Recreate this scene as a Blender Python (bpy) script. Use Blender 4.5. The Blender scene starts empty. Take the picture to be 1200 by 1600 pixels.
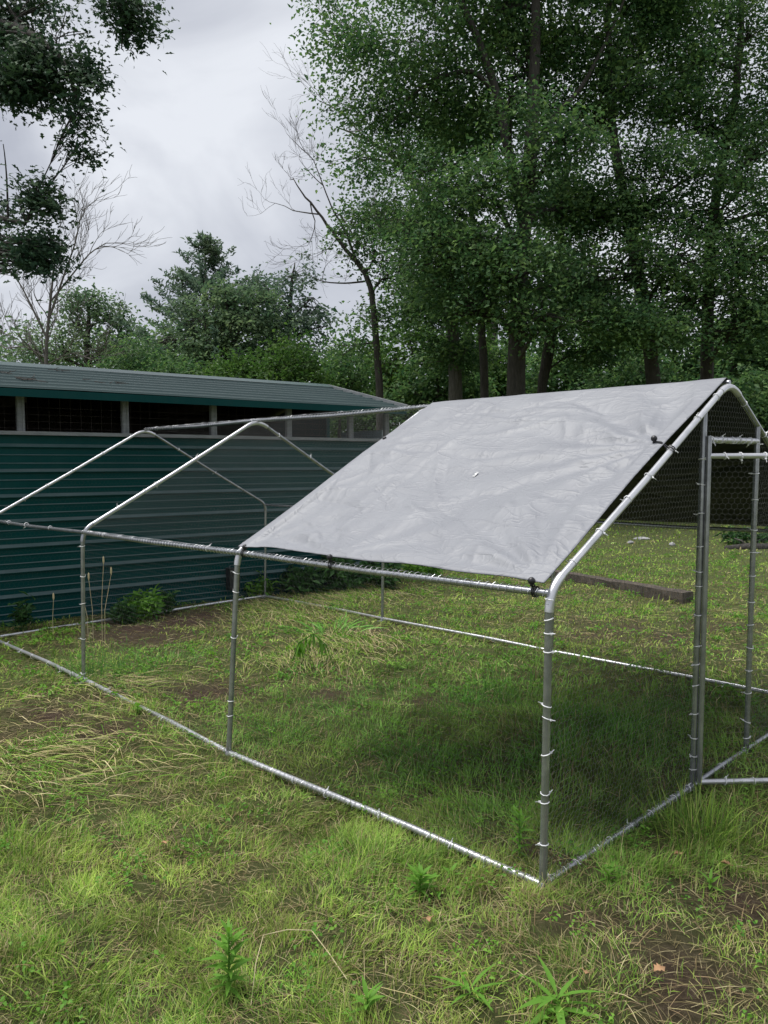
import bpy, math, random
import numpy as np
from mathutils import Vector, Matrix

# ------------------------------------------------------------------ camera
SC = bpy.context.scene
COL = SC.collection
CAM = np.array([1.602, -2.3696, 1.5712])
YAW, PITCH, ROLL, FPX = math.radians(135.772), math.radians(-3.443), math.radians(-0.206), 1224.32
_f = np.array([math.cos(YAW)*math.cos(PITCH), math.sin(YAW)*math.cos(PITCH), math.sin(PITCH)])
_r0 = np.array([math.sin(YAW), -math.cos(YAW), 0.0])
_u0 = np.cross(_r0, _f)
_r = _r0*math.cos(ROLL) + _u0*math.sin(ROLL)
_u = -_r0*math.sin(ROLL) + _u0*math.cos(ROLL)
cam_data = bpy.data.cameras.new('camera')
cam = bpy.data.objects.new('camera', cam_data)
COL.objects.link(cam)
cam_data.sensor_fit = 'HORIZONTAL'
cam_data.sensor_width = 36.0
cam_data.lens = 36.0*FPX/1200.0
cam_data.clip_start = 0.05
cam_data.clip_end = 2000.0
cam.matrix_world = Matrix(((_r[0], _u[0], -_f[0], CAM[0]), (_r[1], _u[1], -_f[1], CAM[1]),
                           (_r[2], _u[2], -_f[2], CAM[2]), (0, 0, 0, 1)))
SC.camera = cam

# ------------------------------------------------------------------ sky, sun, exposure
SUN_EL, SUN_AZ = math.radians(70), math.radians(215)      # azimuth of the direction TO the sun (world xy angle)
world = bpy.data.worlds.new('World')
SC.world = world
world.use_nodes = True
wn, wl = world.node_tree.nodes, world.node_tree.links
wn.clear()
w_out = wn.new('ShaderNodeOutputWorld')
w_sky = wn.new('ShaderNodeTexSky'); w_sky.sky_type = 'NISHITA'; w_sky.sun_disc = False
w_sky.sun_elevation = SUN_EL; w_sky.sun_rotation = math.pi/2 - SUN_AZ
w_bg1 = wn.new('ShaderNodeBackground'); w_bg1.inputs['Strength'].default_value = 0.07
w_bg2 = wn.new('ShaderNodeBackground'); w_bg2.inputs['Strength'].default_value = 0.53
w_mix = wn.new('ShaderNodeMixShader'); w_mix.inputs[0].default_value = 0.93     # heavy cloud over the blue
w_tc = wn.new('ShaderNodeTexCoord')
w_map = wn.new('ShaderNodeMapping'); w_map.inputs['Scale'].default_value = (1.0, 1.0, 1.7)
w_map.inputs['Location'].default_value = (0.37, 0.2, 0.11)
w_n = wn.new('ShaderNodeTexNoise'); w_n.inputs['Scale'].default_value = 3.1
w_n.inputs['Detail'].default_value = 6; w_n.inputs['Roughness'].default_value = 0.46; w_n.inputs['Distortion'].default_value = 0.5
w_cr = wn.new('ShaderNodeValToRGB')
w_cr.color_ramp.elements[0].position = 0.36; w_cr.color_ramp.elements[0].color = (0.50, 0.525, 0.61, 1)
w_cr.color_ramp.elements[1].position = 0.62; w_cr.color_ramp.elements[1].color = (0.96, 0.99, 1.05, 1)
wl.new(w_tc.outputs['Generated'], w_map.inputs['Vector'])
wl.new(w_map.outputs['Vector'], w_n.inputs['Vector'])
wl.new(w_n.outputs['Fac'], w_cr.inputs['Fac'])
wl.new(w_cr.outputs['Color'], w_bg2.inputs['Color'])
wl.new(w_sky.outputs['Color'], w_bg1.inputs['Color'])
wl.new(w_bg1.outputs[0], w_mix.inputs[1]); wl.new(w_bg2.outputs[0], w_mix.inputs[2])
wl.new(w_mix.outputs[0], w_out.inputs['Surface'])
sun_data = bpy.data.lights.new('sun', 'SUN')
sun_data.energy = 2.8; sun_data.angle = math.radians(44); sun_data.color = (1.0, 0.975, 0.93)
sun = bpy.data.objects.new('sun', sun_data); COL.objects.link(sun)
_sd = Vector((math.cos(SUN_EL)*math.cos(SUN_AZ), math.cos(SUN_EL)*math.sin(SUN_AZ), math.sin(SUN_EL)))
sun.rotation_euler = _sd.to_track_quat('Z', 'Y').to_euler()
sun.location = (0, 0, 30)
SC.view_settings.view_transform = 'Standard'
SC.view_settings.look = 'None'
SC.view_settings.gamma = 1.0
SC.view_settings.exposure = 0.74
SC.view_settings.use_curve_mapping = False
SC.render.engine = 'CYCLES'
SC.cycles.use_denoising = True
SC.cycles.max_bounces = 6
SC.cycles.diffuse_bounces = 3
SC.cycles.glossy_bounces = 3
SC.cycles.transparent_max_bounces = 8
SC.cycles.sample_clamp_indirect = 6.0

# ------------------------------------------------------------------ pixel helpers (1200 x 1600 frame)
def ray(u, v):
    return _f + _r*(u-600)/FPX + _u*(800-v)/FPX
def PX(u, v, depth):
    return CAM + ray(u, v)*depth
def on_plane(u, v, n, p0):
    d = ray(u, v); n = np.asarray(n, float)
    return CAM + d*(((np.asarray(p0, float)-CAM) @ n)/(d @ n))
SLX, SLY = 0.0035, 0.0075
def bump(x, y):
    return (0.012*np.sin(2.1*x+1.3*y+0.7) + 0.010*np.sin(-1.7*x+2.9*y+2.0)
            + 0.006*np.sin(5.3*x+4.1*y) + 0.005*np.sin(-6.7*x+7.9*y+1.0))
def gz(x, y):
    return SLX*x + SLY*y + bump(x, y)
def GP(u, v):
    X = on_plane(u, v, (-SLX, -SLY, 1), (0, 0, 0))
    return np.array([X[0], X[1], gz(X[0], X[1])])

# ------------------------------------------------------------------ mesh helpers
class MB:
    def __init__(s): s.v = []; s.f = []; s.m = []
    def add(s, verts, faces, mi=0):
        o = len(s.v); s.v += [tuple(map(float, p)) for p in verts]
        s.f += [tuple(o+i for i in f) for f in faces]; s.m += [mi]*len(faces)
    def box(s, c, sx, sy, sz, ax=None, mi=0):
        c = np.asarray(c, float)
        A = np.eye(3) if ax is None else np.asarray(ax, float)
        vs = [c + A[0]*i*sx/2 + A[1]*j*sy/2 + A[2]*k*sz/2 for k in (-1, 1) for j in (-1, 1) for i in (-1, 1)]
        s.add(vs, [(0, 2, 3, 1), (4, 5, 7, 6), (0, 1, 5, 4), (2, 6, 7, 3), (0, 4, 6, 2), (1, 3, 7, 5)], mi)
    def tube(s, pts, rad, n=10, cap=True, mi=0):
        P = np.asarray(pts, float); N = len(P)
        R = np.full(N, rad, float) if np.isscalar(rad) else np.asarray(rad, float)
        T = np.gradient(P, axis=0); T /= (np.linalg.norm(T, axis=1, keepdims=True)+1e-12)
        a = np.array([0, 0, 1.0]) if abs(T[0][2]) < 0.9 else np.array([1.0, 0, 0])
        nrm = np.cross(T[0], a); nrm /= np.linalg.norm(nrm)
        vs = []; ang = np.arange(n)*2*math.pi/n
        for i in range(N):
            nrm = nrm - T[i]*(nrm @ T[i]); nrm /= (np.linalg.norm(nrm)+1e-12)
            b = np.cross(T[i], nrm)
            vs.append(P[i] + R[i]*(np.cos(ang)[:, None]*nrm + np.sin(ang)[:, None]*b))
        vs = np.concatenate(vs)
        fs = [(i*n+j, i*n+(j+1) % n, (i+1)*n+(j+1) % n, (i+1)*n+j) for i in range(N-1) for j in range(n)]
        if cap: fs += [tuple(reversed(range(n))), tuple((N-1)*n+j for j in range(n))]
        s.add(vs, fs, mi)
    def build(s, name, mats, parent=None, smooth=False, angle=None):
        me = bpy.data.meshes.new(name)
        me.from_pydata(s.v, [], s.f)
        for m in (mats if isinstance(mats, (list, tuple)) else [mats]): me.materials.append(m)
        me.polygons.foreach_set('material_index', s.m)
        if smooth: me.polygons.foreach_set('use_smooth', [True]*len(s.f))
        me.update()
        if smooth and angle: me.set_sharp_from_angle(angle=math.radians(angle))
        return link(name, me, parent)

def link(name, me, parent=None):
    o = bpy.data.objects.new(name, me); COL.objects.link(o)
    if parent is not None: o.parent = parent
    return o
def fast_mesh(name, V, F, mats, col=None, smooth=False):
    V = np.asarray(V, np.float32); F = np.asarray(F, np.int32); k = F.shape[1]
    me = bpy.data.meshes.new(name)
    me.vertices.add(len(V)); me.vertices.foreach_set('co', V.ravel())
    me.loops.add(F.size); me.loops.foreach_set('vertex_index', F.ravel())
    me.polygons.add(len(F)); me.polygons.foreach_set('loop_start', np.arange(0, F.size, k, dtype=np.int32))
    me.polygons.foreach_set('loop_total', np.full(len(F), k, np.int32))
    if smooth: me.polygons.foreach_set('use_smooth', np.ones(len(F), bool))
    for m in (mats if isinstance(mats, (list, tuple)) else [mats]): me.materials.append(m)
    if col is not None:
        ca = me.color_attributes.new('Col', 'FLOAT_COLOR', 'POINT')
        c4 = np.ones((len(V), 4), np.float32); c4[:, :3] = col
        ca.data.foreach_set('color', c4.ravel())
    me.update(calc_edges=True)
    return me
def tag(o, label=None, cat=None, group=None, kind=None):
    if label: o['label'] = label
    if cat: o['category'] = cat
    if group: o['group'] = group
    if kind: o['kind'] = kind
    return o
def empty(name, loc=(0, 0, 0), label=None, cat=None, group=None):
    o = bpy.data.objects.new(name, None); COL.objects.link(o); o.location = tuple(loc)
    o.empty_display_size = 0.1
    return tag(o, label, cat, group)
def reparent_at(o, root):
    """o's mesh is in world coordinates: move it under root keeping the place"""
    o.parent = root
    o.location = tuple(-Vector(root.location))
    return o

# ------------------------------------------------------------------ material helpers
def mat(name):
    m = bpy.data.materials.new(name); m.use_nodes = True
    nt = m.node_tree; b = nt.nodes['Principled BSDF']
    return m, nt, b
def nd(nt, t, **kw):
    n = nt.nodes.new(t)
    for k, v in kw.items():
        if k in n.inputs: n.inputs[k].default_value = v
        else: setattr(n, k, v)
    return n
def ramp(nt, src, stops):
    r = nt.nodes.new('ShaderNodeValToRGB'); e = r.color_ramp.elements
    while len(e) < len(stops): e.new(0.5)
    for i, (p, c) in enumerate(stops):
        e[i].position = p; e[i].color = (*c, 1) if len(c) == 3 else c
    nt.links.new(src, r.inputs['Fac']); return r
def noise_col(nt, scale, stops, detail=4, rough=0.6, coord='Object', stretch=None):
    tc = nt.nodes.new('ShaderNodeTexCoord')
    n = nd(nt, 'ShaderNodeTexNoise', Scale=scale, Detail=detail, Roughness=rough)
    if stretch:
        mp = nt.nodes.new('ShaderNodeMapping'); mp.inputs['Scale'].default_value = stretch
        nt.links.new(tc.outputs[coord], mp.inputs['Vector']); nt.links.new(mp.outputs['Vector'], n.inputs['Vector'])
    else: nt.links.new(tc.outputs[coord], n.inputs['Vector'])
    return ramp(nt, n.outputs['Fac'], stops), n
def add_bump(nt, b, fac, strength, dist):
    bp = nt.nodes.new('ShaderNodeBump'); bp.inputs['Strength'].default_value = strength; bp.inputs['Distance'].default_value = dist
    nt.links.new(fac, bp.inputs['Height']); nt.links.new(bp.outputs['Normal'], b.inputs['Normal'])
def simple(name, c1, c2, scale=20, rough=0.6, metal=0.0, bumps=0.0, stretch=None, spec=None):
    m, nt, b = mat(name)
    r, n = noise_col(nt, scale, [(0.3, c1), (0.7, c2)], stretch=stretch)
    nt.links.new(r.outputs['Color'], b.inputs['Base Color'])
    b.inputs['Roughness'].default_value = rough; b.inputs['Metallic'].default_value = metal
    if spec is not None: b.inputs['Specular IOR Level'].default_value = spec
    if bumps: add_bump(nt, b, n.outputs['Fac'], bumps, 0.01)
    return m
M = {}
M['galv'] = simple('galvanised_steel', (0.27, 0.28, 0.30), (0.44, 0.45, 0.48), 18, 0.24, 0.72, 0.03)
M['galv_door'] = simple('galvanised_steel_bright', (0.52, 0.53, 0.55), (0.70, 0.70, 0.73), 12, 0.28, 0.65, 0.02)
M['wire'] = simple('netting_wire', (0.12, 0.125, 0.13), (0.22, 0.225, 0.23), 40, 0.5, 0.5)
M['wire_dull'] = simple('rusty_wire', (0.07, 0.06, 0.055), (0.13, 0.11, 0.10), 30, 0.8)
M['wire_dark'] = simple('weathered_wire', (0.045, 0.050, 0.052), (0.10, 0.105, 0.108), 40, 0.5, 0.4)
M['tie'] = simple('white_nylon', (0.72, 0.73, 0.75), (0.82, 0.82, 0.84), 30, 0.4)
M['black_rubber'] = simple('black_plastic', (0.010, 0.010, 0.012), (0.022, 0.022, 0.025), 30, 0.38)
M['trim_grey'] = simple('grey_trim', (0.15, 0.16, 0.17), (0.24, 0.25, 0.26), 6, 0.55, stretch=(1, 1, 6))
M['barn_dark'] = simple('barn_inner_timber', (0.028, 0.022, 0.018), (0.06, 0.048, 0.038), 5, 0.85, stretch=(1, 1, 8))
M['bark'] = None
M['stone'] = simple('pale_stone', (0.16, 0.16, 0.17), (0.50, 0.50, 0.50), 9, 0.85, 0, 0.5)
M['paper'] = simple('white_label', (0.75, 0.75, 0.76), (0.85, 0.85, 0.85), 60, 0.5)
M['pane'] = simple('pale_blue_sheet', (0.40, 0.52, 0.56), (0.50, 0.60, 0.64), 8, 0.35)

def paint_green(name, c1, c2, rough):
    m, nt, b = mat(name)
    r, n = noise_col(nt, 1.3, [(0.25, c1), (0.75, c2)], detail=8, rough=0.65)
    # streaks of dust down the sheet
    r2, n2 = noise_col(nt, 3.0, [(0.45, (0, 0, 0)), (0.8, (1, 1, 1))], detail=6, stretch=(3, 3, 0.35))
    mx = nd(nt, 'ShaderNodeMixRGB', blend_type='MIX')
    ml = nd(nt, 'ShaderNodeMath', operation='MULTIPLY'); ml.inputs[1].default_value = 0.03
    nt.links.new(r2.outputs['Color'], ml.inputs[0]); nt.links.new(ml.outputs[0], mx.inputs[0])
    nt.links.new(r.outputs['Color'], mx.inputs[1]); mx.inputs[2].default_value = (0.16, 0.19, 0.17, 1)
    nt.links.new(mx.outputs[0], b.inputs['Base Color'])
    b.inputs['Roughness'].default_value = rough; b.inputs['Specular IOR Level'].default_value = 0.10 if rough < .32 else .5
    return m
M['barn_green'] = paint_green('green_painted_steel', (0.001, 0.040, 0.040), (0.002, 0.053, 0.052), 0.30)
M['skylit_green'] = simple('painted_skylight_rib_tops', (0.040, 0.085, 0.086), (0.080, 0.125, 0.126), 2.5, 0.6)  # sky light on the upward rib faces, painted in as a lighter green
M['roof_green'] = paint_green('green_roof_steel', (0.036, 0.068, 0.067), (0.056, 0.092, 0.089), 0.36)

def mat_bark(name, c1, c2):
    m, nt, b = mat(name)
    r, n = noise_col(nt, 6, [(0.3, c1), (0.7, c2)], detail=8, rough=0.7, stretch=(3, 3, 0.6))
    nt.links.new(r.outputs['Color'], b.inputs['Base Color'])
    b.inputs['Roughness'].default_value = 0.9
    add_bump(nt, b, n.outputs['Fac'], 0.9, 0.04)
    return m
M['bark'] = mat_bark('oak_bark', (0.018, 0.016, 0.014), (0.075, 0.066, 0.058))
M['bark_pale'] = mat_bark('weathered_bark', (0.07, 0.063, 0.056), (0.18, 0.165, 0.15))

def mat_leaf(name, stops, transl=0.38, rough=0.5):
    m, nt, b = mat(name)
    g = nt.nodes.new('ShaderNodeNewGeometry')
    r = ramp(nt, g.outputs['Random Per Island'], stops)
    r2, n = noise_col(nt, 0.9, [(0.3, (0.60, 0.70, 0.74)), (0.7, (1.30, 1.20, 1.02))], detail=3)
    mx = nd(nt, 'ShaderNodeMixRGB', blend_type='MULTIPLY'); mx.inputs[0].default_value = 1.0
    nt.links.new(r.outputs['Color'], mx.inputs[1]); nt.links.new(r2.outputs['Color'], mx.inputs[2])
    nt.links.new(mx.outputs[0], b.inputs['Base Color']); b.inputs['Roughness'].default_value = rough
    b.inputs['Specular IOR Level'].default_value = 0.12
    t = nt.nodes.new('ShaderNodeBsdfTranslucent')
    hs = nd(nt, 'ShaderNodeHueSaturation', Saturation=1.1, Value=1.3)
    nt.links.new(mx.outputs[0], hs.inputs['Color']); nt.links.new(hs.outputs['Color'], t.inputs['Color'])
    ms = nt.nodes.new('ShaderNodeMixShader'); ms.inputs[0].default_value = transl
    nt.links.new(b.outputs[0], ms.inputs[1]); nt.links.new(t.outputs[0], ms.inputs[2])
    nt.links.new(ms.outputs[0], nt.nodes['Material Output'].inputs['Surface'])
    return m
M['leaf_oak'] = mat_leaf('oak_leaves', [(0.0, (0.046, 0.100, 0.048)), (0.5, (0.084, 0.162, 0.066)), (1.0, (0.155, 0.248, 0.092))])
M['leaf_near'] = mat_leaf('near_oak_leaves', [(0.0, (0.036, 0.070, 0.046)), (0.6, (0.054, 0.098, 0.058)), (1.0, (0.080, 0.135, 0.065))], 0.2)
M['leaf_hazed'] = mat_leaf('pale_hazed_leaves', [(0.0, (0.085, 0.145, 0.090)), (0.5, (0.120, 0.190, 0.108)), (1.0, (0.165, 0.235, 0.125))])  # distant haze is put into this paler leaf colour
M['leaf_pine_hazed'] = mat_leaf('conifer_hazed_leaves', [(0.0, (0.085, 0.130, 0.105)), (0.5, (0.115, 0.172, 0.128)), (1.0, (0.145, 0.205, 0.140))])  # leaf green paled and blued to carry the haze behind the barn
M['leaf_bright'] = mat_leaf('understorey_leaves', [(0.0, (0.045, 0.095, 0.030)), (0.5, (0.070, 0.140, 0.040)), (1.0, (0.110, 0.190, 0.055))])
M['weed'] = mat_leaf('weed_leaves', [(0.0, (0.090, 0.230, 0.035)), (0.5, (0.130, 0.290, 0.045)), (1.0, (0.190, 0.360, 0.065))], 0.35)
M['weed_dark'] = mat_leaf('dark_weed_leaves', [(0.0, (0.030, 0.085, 0.030)), (0.5, (0.045, 0.115, 0.035)), (1.0, (0.070, 0.150, 0.045))], 0.3)
M['dead_leaf'] = simple('dead_leaf', (0.28, 0.15, 0.07), (0.46, 0.28, 0.15), 25, 0.8)
M['straw'] = simple('straw_stalk', (0.42, 0.36, 0.20), (0.55, 0.48, 0.29), 30, 0.7)
M['timber'] = mat_bark('old_timber', (0.025, 0.020, 0.017), (0.13, 0.105, 0.08))

def mat_attr(name, transl=0.25, rough=0.55):
    m, nt, b = mat(name)
    a = nt.nodes.new('ShaderNodeAttribute'); a.attribute_name = 'Col'
    nt.links.new(a.outputs['Color'], b.inputs['Base Color'])
    b.inputs['Roughness'].default_value = .75; b.inputs['Specular IOR Level'].default_value = 0.06
    if transl:
        t = nt.nodes.new('ShaderNodeBsdfTranslucent'); nt.links.new(a.outputs['Color'], t.inputs['Color'])
        ms = nt.nodes.new('ShaderNodeMixShader'); ms.inputs[0].default_value = transl
        nt.links.new(b.outputs[0], ms.inputs[1]); nt.links.new(t.outputs[0], ms.inputs[2])
        nt.links.new(ms.outputs[0], nt.nodes['Material Output'].inputs['Surface'])
    return m
M['grass'] = mat_attr('grass_blades')

# ------------------------------------------------------------------ ground
_rs = np.random.RandomState(7)
_ph = _rs.uniform(0, 6.28, (24,)); _fr = _rs.normal(0, 1, (24, 2))
def fnoise(x, y, s):
    """cheap smooth noise in about -1..1; s = size of the patches in metres"""
    t = 0
    for i in range(8):
        fx, fy = _fr[i]*2.2/s; t = t + np.sin(fx*x+fy*y+_ph[i]+1.2*np.sin((_fr[i+8][0]*x+_fr[i+8][1]*y)*1.1/s+_ph[i+8]))
    return t/4.0
SOIL = [(1045, 1545, .30, 1), (1160, 1420, .26, .8), (850, 1335, .22, .8), (700, 1435, .18, .6), (960, 1450, .25, .6),
        (230, 985, .75, 1), (300, 965, .6, 1), (340, 1085, .42, .9), (80, 1125, .55, .75), (170, 1145, .3, .7), (960, 990, .75, .6), (1040, 1000, .7, .5),
        (590, 985, .22, .8), (660, 1090, .25, .3), (900, 1560, .2, .5), (520, 1085, .35, .5), (1130, 980, .5, .5), (620, 1480, .14, .4), (200, 1500, .2, .3), (420, 1440, .12, .4)]
SOILP = [(GP(u, v), r, w) for u, v, r, w in SOIL]
def soil_amt(x, y):
    t = np.zeros_like(x)
    for p, r, w in SOILP:
        d2 = (x-p[0])**2 + (y-p[1])**2
        t = np.maximum(t, w*np.exp(-d2/(r*r)*1.3))
    return np.clip(t + 0.28*fnoise(x, y, .35)*(t > .12) + 0.12*np.clip(fnoise(x+9, y, .25), 0, 1), 0, 1)

def build_ground():
    xs = np.concatenate([[-400, -150, -60, -35], np.arange(-24, -9, .75), np.arange(-9, 4.01, .09), [5, 7, 12, 30, 100, 400]])
    ys = np.concatenate([[-400, -100, -30, -12, -7], np.arange(-4, 8.01, .09), np.arange(8.6, 24, .75), [30, 60, 150, 400]])
    X, Y = np.meshgrid(xs, ys, indexing='ij')
    inside = np.exp(-np.clip(np.hypot(X+2, Y-3)-14, 0, None)/10)
    Z = (SLX*X+SLY*Y)*inside + bump(X, Y)*inside
    fine = _rs.normal(0, 0.004, X.shape)
    Z = Z + fine*inside
    nx, ny = X.shape
    V = np.stack([X, Y, Z], -1).reshape(-1, 3)
    i = np.arange(nx*ny).reshape(nx, ny)
    F = np.stack([i[:-1, :-1], i[1:, :-1], i[1:, 1:], i[:-1, 1:]], -1).reshape(-1, 4)
    s = soil_amt(X.ravel(), Y.ravel())
    col = np.stack([s, np.clip(.5+.5*fnoise(X.ravel(), Y.ravel(), .9), 0, 1), np.zeros_like(s)], -1)
    m, nt, b = mat('turf_soil')
    a = nt.nodes.new('ShaderNodeAttribute'); a.attribute_name = 'Col'
    sp = nt.nodes.new('ShaderNodeSeparateColor'); nt.links.new(a.outputs['Color'], sp.inputs[0])
    th, n1 = noise_col(nt, 14, [(0.3, (0.060, 0.090, 0.026)), (0.55, (0.120, 0.140, 0.050)), (0.8, (0.28, 0.25, 0.13))], detail=8, rough=0.75)
    so, n2 = noise_col(nt, 22, [(0.25, (0.034, 0.022, 0.018)), (0.5, (0.095, 0.062, 0.048)), (0.72, (0.20, 0.145, 0.115)), (0.85, (0.30, 0.24, 0.17))], detail=9, rough=0.8)
    mx = nd(nt, 'ShaderNodeMixRGB'); nt.links.new(sp.outputs[0], mx.inputs[0])
    nt.links.new(th.outputs['Color'], mx.inputs[1]); nt.links.new(so.outputs['Color'], mx.inputs[2])
    nt.links.new(mx.outputs[0], b.inputs['Base Color']); b.inputs['Roughness'].default_value = 0.95
    b.inputs['Specular IOR Level'].default_value = 0.1
    add_bump(nt, b, n2.outputs['Fac'], 1.0, 0.06)
    g = link('ground', fast_mesh('ground', V, F, m, col, True))
    tag(g, kind='structure')
build_ground()

# ------------------------------------------------------------------ barn
BY = math.radians(82.98)
BD = np.array([math.cos(BY), math.sin(BY), 0.0]); BN = np.array([math.sin(BY), -math.cos(BY), 0.0]); BZ = np.array([0, 0, 1.0])
B0 = np.array([-6.55, 0.0, 0.0])
def bp(s, off, z): return B0 + BD*s + BN*off + BZ*z
AX = (BD, BN, BZ)
def build_barn():
    root = empty('green_barn', (0, 0, 0), 'long low dark green ribbed metal barn with an open slot under its eave', 'barn')
    S0, S1, DEP, SILL, TOP = -3.2, 5.1, 3.2, 1.88, 2.30
    # ribbed sheet: horizontal ribs (profile in off/z), swept along the wall
    prof = [(0.0, -0.12)]
    z = 0.02
    k = 0
    while z < SILL-0.06:
        if k % 3 == 0: prof += [(0, z-.012), (.026, z-.008), (.028, z+.000), (0, z+.031)]
        else: prof += [(0, z-.004), (.0075, z-.003), (.0075, z+.000), (0, z+.009)]
        z += 0.083; k += 1
    prof += [(0.0, SILL-.002)]
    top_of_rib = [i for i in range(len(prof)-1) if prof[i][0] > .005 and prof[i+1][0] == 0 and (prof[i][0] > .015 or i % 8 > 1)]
    def sweep(name, mi, s_list, jig):
        mb = MB(); n = len(prof); vs = []
        for s in s_list:
            for (o, zz) in prof: vs.append(bp(s, o, zz))
        fs = [(a*n+i, (a+1)*n+i, (a+1)*n+i+1, a*n+i+1) for a in range(len(s_list)-1) for i in range(n-1)]
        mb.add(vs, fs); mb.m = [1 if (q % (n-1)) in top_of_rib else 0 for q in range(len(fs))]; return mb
    # separate sheets lapped along the length
    cuts = [S0, -0.35, 2.35, S1]
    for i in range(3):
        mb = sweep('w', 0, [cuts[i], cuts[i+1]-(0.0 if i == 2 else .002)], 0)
        o = mb.build('wall_sheet', [M['barn_green'], M['skylit_green']], root)
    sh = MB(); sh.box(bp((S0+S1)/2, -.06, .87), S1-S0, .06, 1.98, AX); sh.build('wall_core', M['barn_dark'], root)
    # sill cap, plinth trim
    mb = MB(); mb.box(bp((S0+S1)/2, .012, SILL+.018), S1-S0+.02, .09, .036, AX); mb.build('sill', M['trim_grey'], root)
    mb = MB(); mb.box(bp((S0+S1)/2, .015, .0), S1-S0, .028, .08, AX); mb.build('base_trim', M['barn_green'], root)
    # posts in the slot
    for s in (-2.5, -1.5, -.5, .5, 1.54, 2.56, 3.555, 4.475, 5.06):
        mb = MB(); mb.box(bp(s, -.02, (SILL+.036+2.32)/2), .072, .05, 2.32-SILL-.036, AX)
        mb.box(bp(s-.02, .008, (SILL+.036+2.31)/2), .014, .008, 2.31-SILL-.036, AX)
        mb.box(bp(s+.02, .008, (SILL+.036+2.31)/2), .014, .008, 2.31-SILL-.036, AX)
        mb.build('post', M['trim_grey'], root)
    # stock wire behind the slot
    mb = MB()
    for zz in (1.95, 2.02, 2.09, 2.16): mb.tube([bp(S0, -.07, zz), bp(S1-.1, -.07, zz)], .0010, 4, False)
    s = S0+.1
    while s < S1-.1:
        mb.tube([bp(s, -.074, 1.90), bp(s, -.074, 2.28)], .0010, 4, False); s += .105
    mb.build('wire_panel', M['wire_dull'], root)
    # inner timbers: back wall, floor, far wall, tie beam, ceiling purlins
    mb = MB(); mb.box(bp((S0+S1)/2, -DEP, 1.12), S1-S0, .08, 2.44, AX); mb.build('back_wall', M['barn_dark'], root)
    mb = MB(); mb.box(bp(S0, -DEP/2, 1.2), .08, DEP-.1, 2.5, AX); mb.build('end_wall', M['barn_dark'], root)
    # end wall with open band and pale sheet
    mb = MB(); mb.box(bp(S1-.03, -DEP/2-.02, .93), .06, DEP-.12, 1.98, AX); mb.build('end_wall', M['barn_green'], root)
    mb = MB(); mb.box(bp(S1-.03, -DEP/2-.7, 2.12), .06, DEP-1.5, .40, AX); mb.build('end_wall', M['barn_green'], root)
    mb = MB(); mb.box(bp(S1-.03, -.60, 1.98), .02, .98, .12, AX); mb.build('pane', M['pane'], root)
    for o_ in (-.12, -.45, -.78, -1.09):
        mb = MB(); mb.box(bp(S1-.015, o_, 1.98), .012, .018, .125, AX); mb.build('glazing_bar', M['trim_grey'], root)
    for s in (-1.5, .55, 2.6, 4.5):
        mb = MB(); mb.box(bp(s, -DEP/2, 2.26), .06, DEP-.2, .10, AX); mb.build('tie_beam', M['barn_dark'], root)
    # roof: two slopes of horizontal-ribbed sheet
    RZ, EZ, EO = 2.74, 2.315, 0.30
    s0, s1 = S0-.1, S1+.06
    def slope(sgn):
        mb = MB(); e = np.array([EO, EZ]) if sgn > 0 else np.array([-DEP-EO, EZ]); r = np.array([-DEP/2, RZ])
        L = np.linalg.norm(r-e); t = (r-e)/L; nn = np.array([-t[1], t[0]])*(1 if sgn < 0 else -1)
        if nn[1] < 0: nn = -nn
        pr = [(0, 0)]; d = .04; k = 0
        while d < L-.05:
            h = .018 if k % 3 == 0 else .007; w = .020 if k % 3 == 0 else .010
            pr += [(d-w, 0), (d-w*.5, h), (d+w*.5, h), (d+w, 0)]; d += .083; k += 1
        pr += [(L, 0)]
        up = [e+t*a+nn*b_ for a, b_ in pr]; dn = [p-nn*.03 for p in (up[0], up[-1])]
        ss = np.linspace(s0, s1, 5); n = len(up); vs = []
        for q in ss:
            for p in up: vs.append(bp(q, p[0], p[1] + .006*math.sin(q*1.9)))
        fs = [(a*n+i, (a+1)*n+i, (a+1)*n+i+1, a*n+i+1) for a in range(4) for i in range(n-1)]
        mb.add(vs, fs)
        b0 = [bp(s0, *dn[0]), bp(s1, *dn[0]), bp(s1, *dn[1]), bp(s0, *dn[1])]
        mb.add(b0, [(0, 1, 2, 3)], 1)
        return mb.build('roof', [M['roof_green'], M['barn_dark']], root)
    rf = slope(1); slope(-1)
    mb = MB(); mb.add([bp(s0, -DEP/2+.16, RZ-.012), bp(s0, -DEP/2, RZ+.045), bp(s0, -DEP/2-.16, RZ-.012), bp(s1, -DEP/2+.16, RZ-.012), bp(s1, -DEP/2, RZ+.045), bp(s1, -DEP/2-.16, RZ-.012)],
                      [(0, 3, 4, 1), (1, 4, 5, 2), (0, 1, 2), (3, 5, 4)]); o = mb.build('ridge_cap', M['roof_green'], rf)
    mb = MB(); mb.box(bp((s0+s1)/2, EO-.012, EZ-.043), s1-s0, .022, .075, AX); mb.build('fascia', M['barn_green'], root)
    for sg in (1, -1):
        e = bp(s1+.012, EO if sg > 0 else -DEP-EO, EZ+.0); r = bp(s1+.012, -DEP/2, RZ)
        d = r-e; L = np.linalg.norm(d); d /= L; nn = np.cross(BD, d)
        mb = MB(); mb.box((e+r)/2, .03, L, .085, (BD, d, nn)); mb.build('rake_trim', M['trim_grey'], root)
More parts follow.
